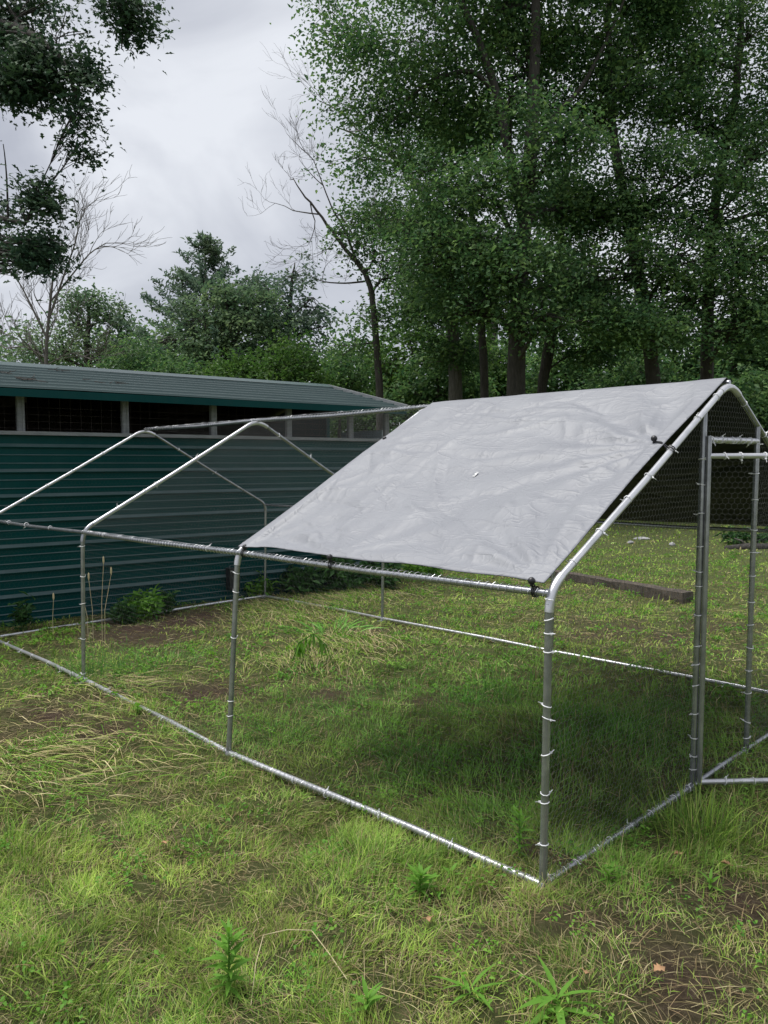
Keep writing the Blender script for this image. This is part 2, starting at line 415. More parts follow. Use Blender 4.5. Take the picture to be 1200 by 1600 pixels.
    # gable fill above end band
    mb = MB(); mb.add([bp(S1-.02, .0, 2.30), bp(S1-.02, -DEP, 2.30), bp(S1-.02, -DEP/2, RZ-.05), bp(S1-.06, .0, 2.30), bp(S1-.06, -DEP, 2.30), bp(S1-.06, -DEP/2, RZ-.05)],
                      [(0, 2, 1), (3, 4, 5), (0, 1, 4, 3), (1, 2, 5, 4), (2, 0, 3, 5)]); mb.build('gable', M['barn_green'], root)
    # twigs fallen on the roof
    rnd = random.Random(4)
    for (u, v, n, L, lab) in [(12, 582, 4, .22, 'dark forked twig lying near the ridge of the green roof'), (48, 592, 7, .42, 'long dark branching twig lying midway on the green roof'),
                              (88, 578, 4, .2, 'thin bent twig lying along the green roof ridge'), (146, 596, 3, .16, 'short twig cluster lying on the green roof midway down'),
                              (178, 598, 4, .2, 'small dark leafy twig lying on the green roof slope')]:
        nrm = np.cross(BD, bp(0, EO, EZ)-bp(0, -DEP/2, RZ)); nrm /= np.linalg.norm(nrm)
        if nrm[2] < 0: nrm = -nrm
        p = on_plane(u, v, nrm, bp(0, EO, EZ)+nrm*.024)
        t = empty('fallen_twig', p, lab, 'twig', 'twigs on the barn roof')
        sl = bp(0, -DEP/2, RZ)-bp(0, EO, EZ); sl /= np.linalg.norm(sl)
        for k in range(n):
            L_t = L*.55; mb = MB(); a = rnd.uniform(-1.3, 1.3); st = BD*rnd.uniform(-.5, .3)*L + sl*rnd.uniform(-.12, .12)
            pts = [st + (BD*math.cos(a)+sl*math.sin(a))*L_t*q*rnd.uniform(.8, 1.1) + nrm*(.002+.02*q*rnd.random()) + sl*.02*math.sin(5*q+k) for q in (0, .35, .7, 1.0)]
            mb.tube(pts, [.005, .004, .003, .002], 5); mb.build('twig', M['bark'], t)
    # black feeder box hung low on the wall
    c = bp(2.735, .07, .245)
    t = empty('feeder_box', c, 'small black plastic box hung low on the green metal wall', 'box')
    mb = MB()
    A = AX
    for dz, w, d_ in ((0, .13, .10),):
        mb.box((0, 0, -.11), w, d_, .02, A); mb.box(BN*.045, w, .012, .24, A); mb.box(-BN*.045, w, .012, .24, A)
        mb.box(BD*.06, .012, .078, .24, A); mb.box(-BD*.06, .012, .078, .24, A)
    mb.build('box_body', M['black_rubber'], t)
    mb = MB(); mb.box(BZ*.125, .14, .11, .014, A); mb.build('lid', M['black_rubber'], t)
    mb = MB(); mb.tube([BZ*.13+BD*.04, BZ*.16+BD*.02-BN*.03, BZ*.16-BD*.02-BN*.03, BZ*.13-BD*.04], .004, 6); mb.build('hanger', M['wire'], t)
build_barn()

# ------------------------------------------------------------------ wire run
W, HE, HR = 3.0528, 1.1167, 1.9638
PR = 0.0148
def rp(i, yf, z):
    """i = frame number (0 near door gable .. 3 far gable), yf = 0 front .. 1 back"""
    p = np.array([-2.0*i + .0032*z, yf*W + .0185*z, z + SLX*(-2*i) + SLY*yf*W])
    if yf < .3 and abs(i-1) < .99:              # the second post has walked outward a little
        k = (1-abs(i-1))*(1-yf/.3)*max(0, 1-z/HE)
        p += np.array([0.0, -.055, -.012])*k
    return p
BZ0 = 0.022                                       # axis of the bottom rails above the ground
run = empty('chicken_run', (0, 0, 0), 'walk-in chicken run of galvanised pipes and hex wire netting', 'chicken run')
TIES = []
def pipe(name, pts, r=PR, m='galv', parent=run, n=12):
    mb = MB(); mb.tube(pts, r, n); return mb.build(name, M[m], parent, True, 50)
def smooth3(a, b, c, n=7):
    t = np.linspace(0, 1, n)[:, None]
    return (1-t)**2*a + 2*t*(1-t)*b + t*t*c
for i in range(4):
    for s in (0, 1):
        base = rp(i, s, -.03); ev = rp(i, s, HE); rd = rp(i, .5, HR)
        dv = (ev-base)/np.linalg.norm(ev-base); dr = (rd-ev)/np.linalg.norm(rd-ev)
        a, b = ev-dv*.05, ev+dr*.06
        pipe('post', [base, (base+a)/2, a])
        pipe('corner_fitting', smooth3(a-dv*.03, ev, b+dr*.03), PR+.0025, 'galv_door' if i < 2 else 'galv')
        c = rd-dr*.09
        pipe('rafter', [b, (b+c)/2+np.array([0, 0, -.006]), c], PR, 'galv_door' if (s == 0) else 'galv')
    ev0, rd, ev1 = rp(i, 0, HE), rp(i, .5, HR), rp(i, 1, HE)
    d0 = (rd-ev0)/np.linalg.norm(rd-ev0); d1 = (rd-ev1)/np.linalg.norm(rd-ev1)
    pipe('ridge_fitting', smooth3(rd-d0*.12, rd, rd-d1*.12), PR+.0025, 'galv_door')
for i in range(3):
    for s in (0, 1):
        a, b = rp(i, s, HE-.012), rp(i+1, s, HE-.012)
        pipe('eave_rail', [a, (a+b)/2+np.array([0, 0, -.008]), b], PR-.001)
        a, b = rp(i, s, BZ0), rp(i+1, s, BZ0)
        pipe('base_rail', [a, (a*2+b)/3+np.array([0, .01, .004]), b], PR-.0005, 'galv_door')
    a, b = rp(i, .5, HR-.006), rp(i+1, .5, HR-.006)
    pipe('ridge_pole', [a, (a+b)/2+np.array([0, 0, -.012]), b], PR-.001)
DY1, DY2 = 1.245/W, 1.897/W
for (i, a, b) in ((0, 0, DY1), (0, DY1, DY2), (0, DY2, 1), (3, 0, .5), (3, .5, 1)):
    pipe('base_rail', [rp(i, a, BZ0), rp(i, (a+b)/2, BZ0+.003), rp(i, b, BZ0)], PR-.001, 'galv_door' if i == 3 else 'galv')
for i, s in ((0, 0), (1, 0), (2, 0), (0, 1), (3, 0), (2, 1), (3, 1)):
    p = rp(i, s, 0)
    mb = MB(); mb.tube([p+[0.0, 0, .03], p+[.01, -.02, -.03]], .019, 8); mb.box(p+np.array([.012, -.03, .002]), .05, .07, .006); mb.build('foot', M['galv'], run)
def zroof(yf): return HE+(HR-HE)*(1-abs(yf-.5)*2)
for yf in (DY1, DY2):
    pipe('door_post', [rp(0, yf, 0), rp(0, yf, .9), rp(0, yf, zroof(yf)-.0)])
pipe('door_header', [rp(0, DY1, 1.675), rp(0, DY2, 1.675)], PR, 'galv_door')
# door leaf, standing open outward
hinge = np.array([.031, 1.247, 0]); da = math.radians(48); dd = np.array([math.cos(da), math.sin(da), 0]); DW = .63
door = MB(); door.tube([hinge+dd*0.0+[0, 0, .055], hinge+[0, .018, .8], hinge+[0, .032, 1.70]], PR-.002, 12)
door_o = door.build('door', M['galv'], run, True, 50)
hz = lambda s, z: hinge + dd*s + np.array([0, .018*z/.9, z])
pipe('door_rail', [hz(.0, .058), hz(DW, .058)], PR-.002, 'galv_door', door_o)
pipe('door_rail', [hz(.0, 1.607), hz(DW, 1.607)], PR-.002, 'galv_door', door_o)
pipe('door_stile', [hz(DW, .05), hz(DW, 1.62)], PR-.002, 'galv', door_o)
# --- hexagonal netting
def hex_edges(w, h, a):
    dx = math.sqrt(3)*a; dy = 1.5*a; E_ = []
    nr, nc = int(h/dy)+2, int(w/dx)+2
    for r in range(-1, nr):
        off = dx/2 if r % 2 else 0
        for c in range(-1, nc):
            x = c*dx+off; y = r*dy
            top = (x, y+a); ur = (x+dx/2, y+a/2); lr = (x+dx/2, y-a/2)
            E_ += [(top, ur), (ur, lr), (lr, (x, y-a))]
    return np.array(E_)
def netting(P00, P10, P01, P11, a=.021, rad=.00042, clip=None, parent=run, sag=.012, seed=0, wm='wire'):
    P00, P10, P01, P11 = [np.asarray(p, float) for p in (P00, P10, P01, P11)]
    w = np.linalg.norm(P10-P00); h = np.linalg.norm(P01-P00)
    E_ = hex_edges(w, h, a)
    rs = np.random.RandomState(seed)
    mid = E_.mean(1)
    ok = (mid[:, 0] > 0) & (mid[:, 0] < w) & (mid[:, 1] > 0) & (mid[:, 1] < h)
    if clip is not None: ok &= clip(mid[:, 0]/w, mid[:, 1]/h)
    E_ = E_[ok]
    nrm = np.cross(P10-P00, P01-P00); nrm /= np.linalg.norm(nrm)
    def pos(q):
        u = np.clip(q[:, 0]/w, 0, 1)[:, None]; v = np.clip(q[:, 1]/h, 0, 1)[:, None]
        p = P00*(1-u)*(1-v)+P10*u*(1-v)+P01*(1-u)*v+P11*u*v
        wob = sag*(np.sin(3.1*u*w+2*v*h+seed)*.6 + np.sin(7*u*w-5*v*h+2*seed)*.4)*(4*u*(1-u))**.5
        return p + nrm*wob
    A, B = pos(E_[:, 0]), pos(E_[:, 1])
    d = B-A; d /= np.linalg.norm(d, axis=1, keepdims=True)
    s = np.cross(d, nrm); n = len(A)
    offs = [s*rad*math.cos(t)+nrm*rad*math.sin(t) for t in (0.5, 0.5+2.094, 0.5+4.189)]
    V = np.stack([A+o for o in offs]+[B+o for o in offs], 1).reshape(-1, 3)
    k = (np.arange(n)*6)[:, None]
    F = np.concatenate([k+np.array([[i, (i+1) % 3, 3+(i+1) % 3, 3+i]]) for i in range(3)])
    o = link('wire_netting', fast_mesh('wire_netting', V, F, M[wm]), parent)
    o['kind'] = 'stuff'
    return o
def netting_quad(i0, i1, yf, seed, a=.021):     # wall bay
    netting(rp(i0, yf, .02), rp(i1, yf, .02), rp(i0, yf, HE), rp(i1, yf, HE), seed=seed, a=a, wm='wire_dark')
netting_quad(0, 1, 0, 1, .0165); netting_quad(1, 2, 0, 2, .018)
netting_quad(0, 1, 1, 3); netting_quad(1, 2, 1, 4); netting_quad(2, 3, 1, 5)
OF = np.array([0, 0, .014])
netting(rp(1, 0, HE)+OF, rp(2, 0, HE)+OF, rp(1, .5, HR)+OF, rp(2, .5, HR)+OF, seed=6, wm='wire_dark')
for k in (1, 2): netting(rp(k, 1, HE)+OF, rp(k+1, 1, HE)+OF, rp(k, .5, HR)+OF, rp(k+1, .5, HR)+OF, seed=6+k, wm='wire_dark', rad=.00036)
def gclip(u, v):
    z = v*HR; return z < HE+(HR-HE)*(1-np.abs(u-.5)*2)
netting(rp(0, 0, .02), rp(0, 1, .02), rp(0, 0, HR), rp(0, 1, HR), seed=9, a=.0165, rad=.00052, clip=lambda u, v: gclip(u, v) & ~((u > DY1) & (u < DY2) & (v*HR < 1.675)))
netting(rp(3, 0, .02), rp(3, 1, .02), rp(3, 0, HR), rp(3, 1, HR), seed=10, clip=gclip, a=.024, wm='wire_dark', rad=.00036)
netting(hz(0, .06), hz(DW, .06), hz(0, 1.6), hz(DW, 1.6), seed=11, parent=door_o, sag=.004, a=.0165)
# --- netting selvedge wound round the rails
def wrap(a, b, parent=run, pitch=.034, r=PR+.0015, jit=0):
    a, b = np.asarray(a), np.asarray(b); L = np.linalg.norm(b-a); d = (b-a)/L
    s = np.cross(d, [0, 0, 1.0]); s /= np.linalg.norm(s); t_ = np.cross(s, d)
    n = int(L/pitch*7); q = np.linspace(0, 1, n); rs = np.random.RandomState(jit)
    ang = q*L/pitch*2*math.pi + .7*np.sin(q*19+jit)
    rr = r*(1+.10*np.abs(np.sin(q*43+jit)))
    P = a + d*(q*L)[:, None] + s*(rr*np.cos(ang))[:, None] + t_*(rr*np.sin(ang))[:, None]
    mb = MB(); mb.tube(P, .0012, 3, False); o = mb.build('netting_wrap', M['wire_bright'], parent)
M['wire_bright'] = simple('bright_wire', (0.55, 0.56, 0.58), (0.74, 0.75, 0.77), 40, 0.4, 0.7)
for k, (a, b) in enumerate([(rp(0, 0, HE-.012), rp(1, 0, HE-.012)), (rp(1, 0, HE-.012), rp(2, 0, HE-.012)), (rp(0, 0, BZ0), rp(1, 0, BZ0)), (rp(1, 0, BZ0), rp(2, 0, BZ0)),
                            (rp(1, .5, HR-.006), rp(2, .5, HR-.006)), (rp(2, .5, HR-.006), rp(3, .5, HR-.006)), (rp(0, 0, BZ0), rp(0, DY1, BZ0)), (rp(0, DY1, 1.675), rp(0, DY2, 1.675))]):
    wrap(a, b, jit=k, pitch=.034 if k < 7 else .06)
# --- white zip ties (shared mesh)
def tie_mesh():
    mb = MB(); ang = np.linspace(0, 2*math.pi, 9)
    R_ = PR+.0022
    mb.tube([(R_*math.cos(t), R_*math.sin(t), 0) for t in ang], .0021, 4, False)
    mb.box((R_+.003, 0, 0), .008, .006, .006)
    mb.tube([(R_+.004, .0, .0), (R_+.012, .003, .002), (R_+.018, .008, .003)], [.0022, .0020, .0016], 3)
    me = bpy.data.meshes.new('zip_tie'); me.from_pydata(mb.v, [], mb.f); me.materials.append(M['tie']); me.update(); return me
TIE = tie_mesh(); trs = random.Random(11)
def put_tie(p, d, parent=run):
    o = link('zip_tie', TIE, parent)
    z = Vector(d).normalized(); q = z.to_track_quat('Z', 'Y')
    q = q @ Vector((0, 0, 1)).rotation_difference(Vector((trs.uniform(-.25, .25), trs.uniform(-.25, .25), 1)).normalized())
    from mathutils import Quaternion
    o.rotation_mode = 'QUATERNION'; o.rotation_quaternion = q @ Quaternion((0, 0, 1), trs.uniform(0, 6.28))
    o.location = tuple(p); s = trs.uniform(.93, 1.05); o.scale = (s, s, s*1.1)
def ties(a, b, fr, parent=run):
    a, b = np.asarray(a), np.asarray(b)
    for f in fr: put_tie(a+(b-a)*f, b-a, parent)
ties(rp(0, 0, 0), rp(0, 0, HE), (.02, .16, .30, .33, .46, .58, .62, .80, .86, .905, .97))
ties(rp(1, 0, 0), rp(1, 0, HE), (.02, .20, .27, .58, .80, .89))
ties(rp(2, 0, 0), rp(2, 0, HE), (.03, .06, .29, .52, .70, .90))
ties(rp(0, DY1, 0), rp(0, DY1, 1.7), (.06, .10, .15, .22, .30, .36, .41, .50, .58, .62, .69, .78, .86, .93))
ties(rp(0, DY2, 0), rp(0, DY2, 1.75), (.05, .10, .19, .26, .33, .40, .47, .55, .62, .69, .78, .86, .95))
ties(rp(0, DY1, 1.675), rp(0, DY2, 1.675), (.12, .3, .5, .62, .85))
ties(rp(0, 0, BZ0), rp(1, 0, BZ0), (.03, .13, .22, .42, .60, .72, .88, .97))
ties(rp(1, 0, BZ0), rp(2, 0, BZ0), (.04, .12, .24, .38, .55, .66, .80, .93))
ties(rp(2, 0, BZ0), rp(3, 0, BZ0), (.10, .2, .33, .5, .62, .8))
ties(rp(0, 0, BZ0), rp(0, DY1, BZ0), (.05, .18, .38, .52, .66, .84, .96))
ties(rp(0, DY1, BZ0), rp(0, DY2, BZ0), (.5, .97))
ties(rp(0, 0, HE), rp(0, .5, HR), (.10, .22, .36, .47, .60, .77, .90))
ties(rp(0, 1, HE), rp(0, .5, HR), (.3, .5, .62, .7, .88))
ties(rp(1, 0, HE), rp(1, .5, HR), (.03,))
ties(rp(2, 0, HE), rp(2, .5, HR), (.18, .32, .38, .62, .82, .97))
ties(rp(3, 0, HE), rp(3, .5, HR), (.2, .34, .5, .7, .9))
ties(rp(2, 0, HE-.012), rp(3, 0, HE-.012), (.3, .55, .75))
ties(rp(1, 0, HE-.012), rp(2, 0, HE-.012), (.15, .82))
ties(rp(2, 1, HE), rp(2, .5, HR), (.4, .62, .85)); ties(rp(3, 1, HE), rp(3, .5, HR), (.45, .75))
ties(rp(0, 1, BZ0), rp(1, 1, BZ0), (.1, .3, .5, .62)); ties(rp(1, 1, BZ0), rp(2, 1, BZ0), (.3, .7))
ties(hz(0, 1.607), hz(DW, 1.607), (.12, .24, .42, .6), door_o); ties(hz(0, .058), hz(DW, .058), (.2, .42, .62, .85), door_o)

# ------------------------------------------------------------------ tarp
def build_tarp():
    rs = np.random.RandomState(5)
    nx, ns = 150, 260
    a = np.linspace(0, 1, nx); b = np.linspace(0, 1, ns)
    A_, B_ = np.meshgrid(a, b, indexing='ij')
    e0 = np.array([-.012, HE+.024]); r_ = np.array([W/2, HR+.022]); e1 = np.array([W+.03, HE+.012])
    Lh = np.linalg.norm(r_-e0)
    att = np.array([0.015, .60, 0.985])
    # raise of the lower hem between the bungees
    def hem(x):
        h = np.where(x < att[1], .016*np.sin(np.pi*np.clip((x-att[0])/(att[1]-att[0]), 0, 1)),
                     .026*np.sin(np.pi*np.clip((x-att[1])/(att[2]-att[1]), 0, 1)))
        return h + .006*np.sin(x*23)
    # distance along cloth from the front hem
    S = hem(A_)*(1-B_)**6 + B_*2*Lh
    t = np.clip(S/Lh, 0, 2)
    front = np.clip(t, 0, 1)[..., None]; back = np.clip(t-1, 0, 1)[..., None]
    yz = e0*(1-front)+r_*front
    yz = np.where((t > 1)[..., None], r_*(1-back)+e1*back, yz)
    # in x: side hems pulled in a little between ties
    side0 = .026 - .010*np.cos(B_*12.5) ; side1 = .020 + .010*np.sin(B_*16)
    X = -(side0*(1-A_) + A_*(2.0-side1))
    y, z = yz[..., 0], yz[..., 1]
    n1 = np.array([-(r_-e0)[1], (r_-e0)[0]])/Lh; n2 = np.array([(r_-e1)[1]*-1, (r_-e1)[0]]); n2 = -n2/np.linalg.norm(n2); n2 = n2 if n2[1] > 0 else -n2
    k = 1/(1+np.exp(-(t-1)*40)); ny_ = n1[0]*(1-k)+n2[0]*k; nz_ = n1[1]*(1-k)+n2[1]*k
    # cloth relief
    xm = A_*2.0; sm = S
    D = -.040*np.sin(np.pi*A_)*np.sin(np.pi*np.clip(t % 1.0, 0, 1))
    D += .014*np.sin(2.3*xm+1.1*sm)*np.sin(3.1*sm+.6) + .005*np.sin(6.1*xm-3.0*sm+1)
    for (cx, cs, amp, R_, kk) in [(.02, .98*Lh*.63, .020, .62, 20), (.03, .02, .018, .55, 22), (1.18, .01, .014, .45, 18), (1.97, .03, .008, .5, 20), (1.96, .62*Lh, .006, .4, 18)]:
        dx, ds = xm-cx, sm-cs; rr = np.hypot(dx, ds)+1e-4; th = np.arctan2(ds, dx)
        D += amp*np.cos(kk*.6*th+2*np.sin(2*th))*np.exp(-rr/R_)*np.clip((rr-.03)/.30, 0, 1)
    def crease(cx, cs, ang, ln, wd, amp):
        nonlocal D
        ca, sa = math.cos(ang), math.sin(ang)
        p = (xm-cx)*ca+(sm-cs)*sa; q = -(xm-cx)*sa+(sm-cs)*ca
        q = q + .02*np.sin(p*9+cx*7)
        D = D + amp*np.exp(-np.abs(q/wd)**1.25)*np.clip(1-(p/ln)**2, 0, 1)
    for i in range(150):
        ang = rs.choice([rs.normal(.15, .22), rs.normal(.85, .25), rs.normal(-.5, .25), rs.normal(1.45, .15)], p=[.42, .30, .13, .15])
        crease(rs.uniform(0, 2), rs.uniform(0, 2*Lh), ang, rs.uniform(.10, .5), rs.uniform(.012, .026), rs.choice([-1, 1, 1])*rs.uniform(.004, .010))
    for i in range(34): crease(rs.uniform(0, 2), rs.uniform(0, 2*Lh), rs.choice([rs.normal(.1, .15), rs.normal(.9, .2)]), rs.uniform(.4, 1.0), rs.uniform(.025, .05), rs.uniform(.004, .009))
    for g in (.5, 1.0, 1.5): crease(g+.03, Lh, 1.5708, 4, .009, .0035)
    for g in np.arange(.22, 3.4, .42): crease(1.0, g, 0, 4, .009, .0034*(1 if int(g*10) % 2 else -1))
    edge = np.minimum(np.minimum(A_, 1-A_)*2, np.minimum(B_, 1-B_)*3.4)
    D *= np.clip(.25+edge/.15, .25, 1)
    D = np.maximum(D, np.where((A_ > .04) & (A_ < .96), -.06, .001)) * np.clip(1-np.exp(-((t-1)/.05)**2)*.8, 0, 1)
    y = y + ny_*D; z = z + nz_*D
    top = np.stack([X+.0032*z, y+.0185*z, z+SLX*X+SLY*y], -1)
    bot = top - np.stack([np.zeros_like(y), ny_, nz_], -1)*.0025
    V = np.concatenate([top.reshape(-1, 3), bot.reshape(-1, 3)])
    I = np.arange(nx*ns).reshape(nx, ns); O = nx*ns
    F1 = np.stack([I[:-1, :-1], I[:-1, 1:], I[1:, 1:], I[1:, :-1]], -1).reshape(-1, 4)
    F2 = F1[:, ::-1] + O
    rim = []
    for L_ in (I[0, :], I[-1, ::-1], I[::-1, 0], I[:, -1]):
        for p, q in zip(L_[:-1], L_[1:]): rim.append((p, p+O, q+O, q))
    F = np.concatenate([F1, F2, np.array(rim)])
    m, nt, b_ = mat('silver_tarp')
    r1, n1_ = noise_col(nt, 5, [(0.3, (0.185, 0.192, 0.215)), (0.7, (0.220, 0.228, 0.250))], detail=6, rough=0.6)
    nt.links.new(r1.outputs['Color'], b_.inputs['Base Color']); b_.inputs['Roughness'].default_value = 0.5
    b_.inputs['Specular IOR Level'].default_value = 0.5
    # fine crumple: thin raised lines along the contours of stretched noises, plus weave
    tc = nt.nodes.new('ShaderNodeTexCoord'); acc = None
    for (scl, rot, st, wdt, amp) in [(3.2, (0, 0, .5), (1, 2.2, 2.2), .030, 1.0), (4.5, (0, 0, -.4), (1.0, 1.6, 1.6), .035, .8), (7.5, (.3, 0, 1.1), (1.4, .8, .8), .045, .55), (2.1, (0, .4, .1), (.5, 2.5, 2.5), .022, 1.0), (12.0, (.2, .1, .7), (1, 1, 1), .06, .3)]:
        mp = nt.nodes.new('ShaderNodeMapping'); mp.inputs['Scale'].default_value = st; mp.inputs['Rotation'].default_value = rot; mp.inputs['Location'].default_value = (scl, -scl*.7, scl*.3)
        nz = nd(nt, 'ShaderNodeTexNoise', Scale=scl, Detail=2.0, Roughness=0.45, Distortion=0.35)
        nt.links.new(tc.outputs['Object'], mp.inputs['Vector']); nt.links.new(mp.outputs['Vector'], nz.inputs['Vector'])
        sb = nd(nt, 'ShaderNodeMath', operation='SUBTRACT'); sb.inputs[1].default_value = .5; ab = nd(nt, 'ShaderNodeMath', operation='ABSOLUTE')
        mr = nt.nodes.new('ShaderNodeMapRange'); mr.interpolation_type = 'SMOOTHSTEP'; mr.inputs['From Min'].default_value = 0; mr.inputs['From Max'].default_value = wdt; mr.inputs['To Min'].default_value = amp; mr.inputs['To Max'].default_value = 0
        nt.links.new(nz.outputs['Fac'], sb.inputs[0]); nt.links.new(sb.outputs[0], ab.inputs[0]); nt.links.new(ab.outputs[0], mr.inputs['Value'])
        if acc is None: acc = mr.outputs[0]
        else:
            ad = nd(nt, 'ShaderNodeMath', operation='ADD'); nt.links.new(acc, ad.inputs[0]); nt.links.new(mr.outputs[0], ad.inputs[1]); acc = ad.outputs[0]
    add_bump(nt, b_, acc, 0.34, 0.004)
    m2 = simple('black_tarp_lining', (0.006, 0.007, 0.009), (0.010, 0.011, 0.014), 10, 0.6)
    me = fast_mesh('tarp', V, F, [m, m2], smooth=True)
    mi = np.zeros(len(F), np.int32); mi[len(F1):] = 1
    me.polygons.foreach_set('material_index', mi); me.update()
    t_o = link('tarp', me)
    tag(t_o, 'wrinkled silver grey tarp with black underside stretched over the end bay of the run', 'tarp')
    # small printed label sewn to the cloth
    i0, j0 = int(.475*nx), int(.245*ns)
    c = top[i0, j0]; ex = top[i0+6, j0]-c; ex /= np.linalg.norm(ex); es = top[i0, j0+6]-c; es -= ex*(es @ ex); es /= np.linalg.norm(es)
    en = np.cross(es, ex); en = en if en[2] > 0 else -en
    mb = MB(); mb.box(c+en*.006, .015, .038, .002, (ex, es, en)); mb.box(c+en*.0065-es*.008+ex*.002, .011, .010, .0045, (ex, es, en), 1); mb.box(c+en*.0065+es*.012, .012, .003, .0045, (ex, es, en), 1)
    mb.build('care_label', [M['paper'], M['trim_grey']], t_o)
    return top
TARP = build_tarp()
def bungee(p_ball, p_pipe, d_pipe, lab):
    t = empty('ball_bungee', p_ball, lab, 'bungee', 'black ball bungees holding the tarp')
    mb = MB(); n, m_ = 12, 8; R_ = .0145
    vs = [(0, 0, R_)] + [(R_*math.sin(math.pi*j/m_)*math.cos(2*math.pi*i/n), R_*math.sin(math.pi*j/m_)*math.sin(2*math.pi*i/n), R_*math.cos(math.pi*j/m_)) for j in range(1, m_) for i in range(n)] + [(0, 0, -R_)]
    fs = [(0, 1+i, 1+(i+1) % n) for i in range(n)] + [(1+(j-1)*n+i, 1+j*n+i, 1+j*n+(i+1) % n, 1+(j-1)*n+(i+1) % n) for j in range(1, m_-1) for i in range(n)] + [(len(vs)-1, 1+(m_-2)*n+(i+1) % n, 1+(m_-2)*n+i) for i in range(n)]
    mb.add(vs, fs); mb.tube([(0, 0, -R_*.6), (0, 0, -R_-.006)], .006, 8); mb.build('ball', M['black_rubber'], t, True)
    d = np.asarray(d_pipe)/np.linalg.norm(d_pipe); c = np.asarray(p_pipe)-np.asarray(p_ball)
    s = np.cross(d, [0, 0, 1.0]); s /= np.linalg.norm(s); w_ = np.cross(s, d)
    for off in (-.006, .006):
        ang = np.linspace(0, 2*math.pi, 15)
        mb = MB(); mb.tube([c+d*off+(PR+.004)*(s*math.cos(q)+w_*math.sin(q)) for q in ang], .003, 5, False)
        top = c+d*off+(PR+.004)*(-c)/(np.linalg.norm(c)+1e-9)
        mb.tube([top, top*.5+np.array([0, 0, .004]), np.array([0, 0, -.012])], .003, 5); mb.build('cord', M['black_rubber'], t)
er = lambda f: rp(0, 0, HE-.012)*(1-f)+rp(1, 0, HE-.012)*f
bungee(er(.035)+np.array([0, -.012, .040]), er(.03), er(1)-er(0), 'black ball bungee at the tarp corner on the eave rail by the door gable post')
bungee(er(.605)+np.array([0, -.014, .038]), er(.605), er(1)-er(0), 'black ball bungee midway along the lower tarp hem on the eave rail')
bungee(er(.965)+np.array([0, .0, .036]), er(.968), er(1)-er(0), 'black ball bungee at the tarp corner beside the bare bay')
ra = lambda i, f: rp(i, 0, HE)*(1-f)+rp(i, .5, HR)*f
bungee(ra(0, .615)+np.array([-.085, -.01, .040]), ra(0, .60), ra(0, 1)-ra(0, 0), 'black ball bungee pulling the tarp edge to the sloping gable rafter')
bungee(ra(1, .70)+np.array([.04, .0, .026]), ra(1, .70), ra(1, 1)-ra(1, 0), 'small black ball bungee holding the tarp edge at the inner rafter')

# ------------------------------------------------------------------ trees
def branch_rec(mb, rs, p, d, L, r, lev, maxlev, out, sides=(8, 6, 4, 3, 3, 3), up=.15, spread=.75, kids=(4, 6), minr=.004):
    n = 5 if lev < 2 else 4
    pts = [np.array(p)]; dd_ = np.array(d, float)
    for i in range(n):
        dd_ = dd_ + rs.normal(0, .17, 3) + np.array([0, 0, up*.3]); dd_ /= np.linalg.norm(dd_)
        pts.append(pts[-1]+dd_*L/n)
    rr = np.linspace(r, max(r*.35, minr*.6), n+1)
    mb.tube(pts, rr, sides[min(lev, 5)], False)
    if lev >= maxlev:
        out.append(pts[-1]); return
    nk = rs.randint(kids[0], kids[1]+1)
    for k in range(nk):
        t = rs.uniform(.25, 1.0) if k else 1.0
        i = min(int(t*n), n-1); q = pts[i]+(pts[i+1]-pts[i])*(t*n-i)
        ax = rs.normal(0, 1, 3); ax -= dd_*(ax @ dd_); ax /= np.linalg.norm(ax)
        nd_ = dd_*1.0+ax*rs.uniform(.4, 1.1)*spread+np.array([0, 0, up]); nd_ /= np.linalg.norm(nd_)
        branch_rec(mb, rs, q, nd_, L*rs.uniform(.5, .75), max(rr[i]*.62, minr), lev+1, maxlev, out, sides, up, spread, kids, minr)

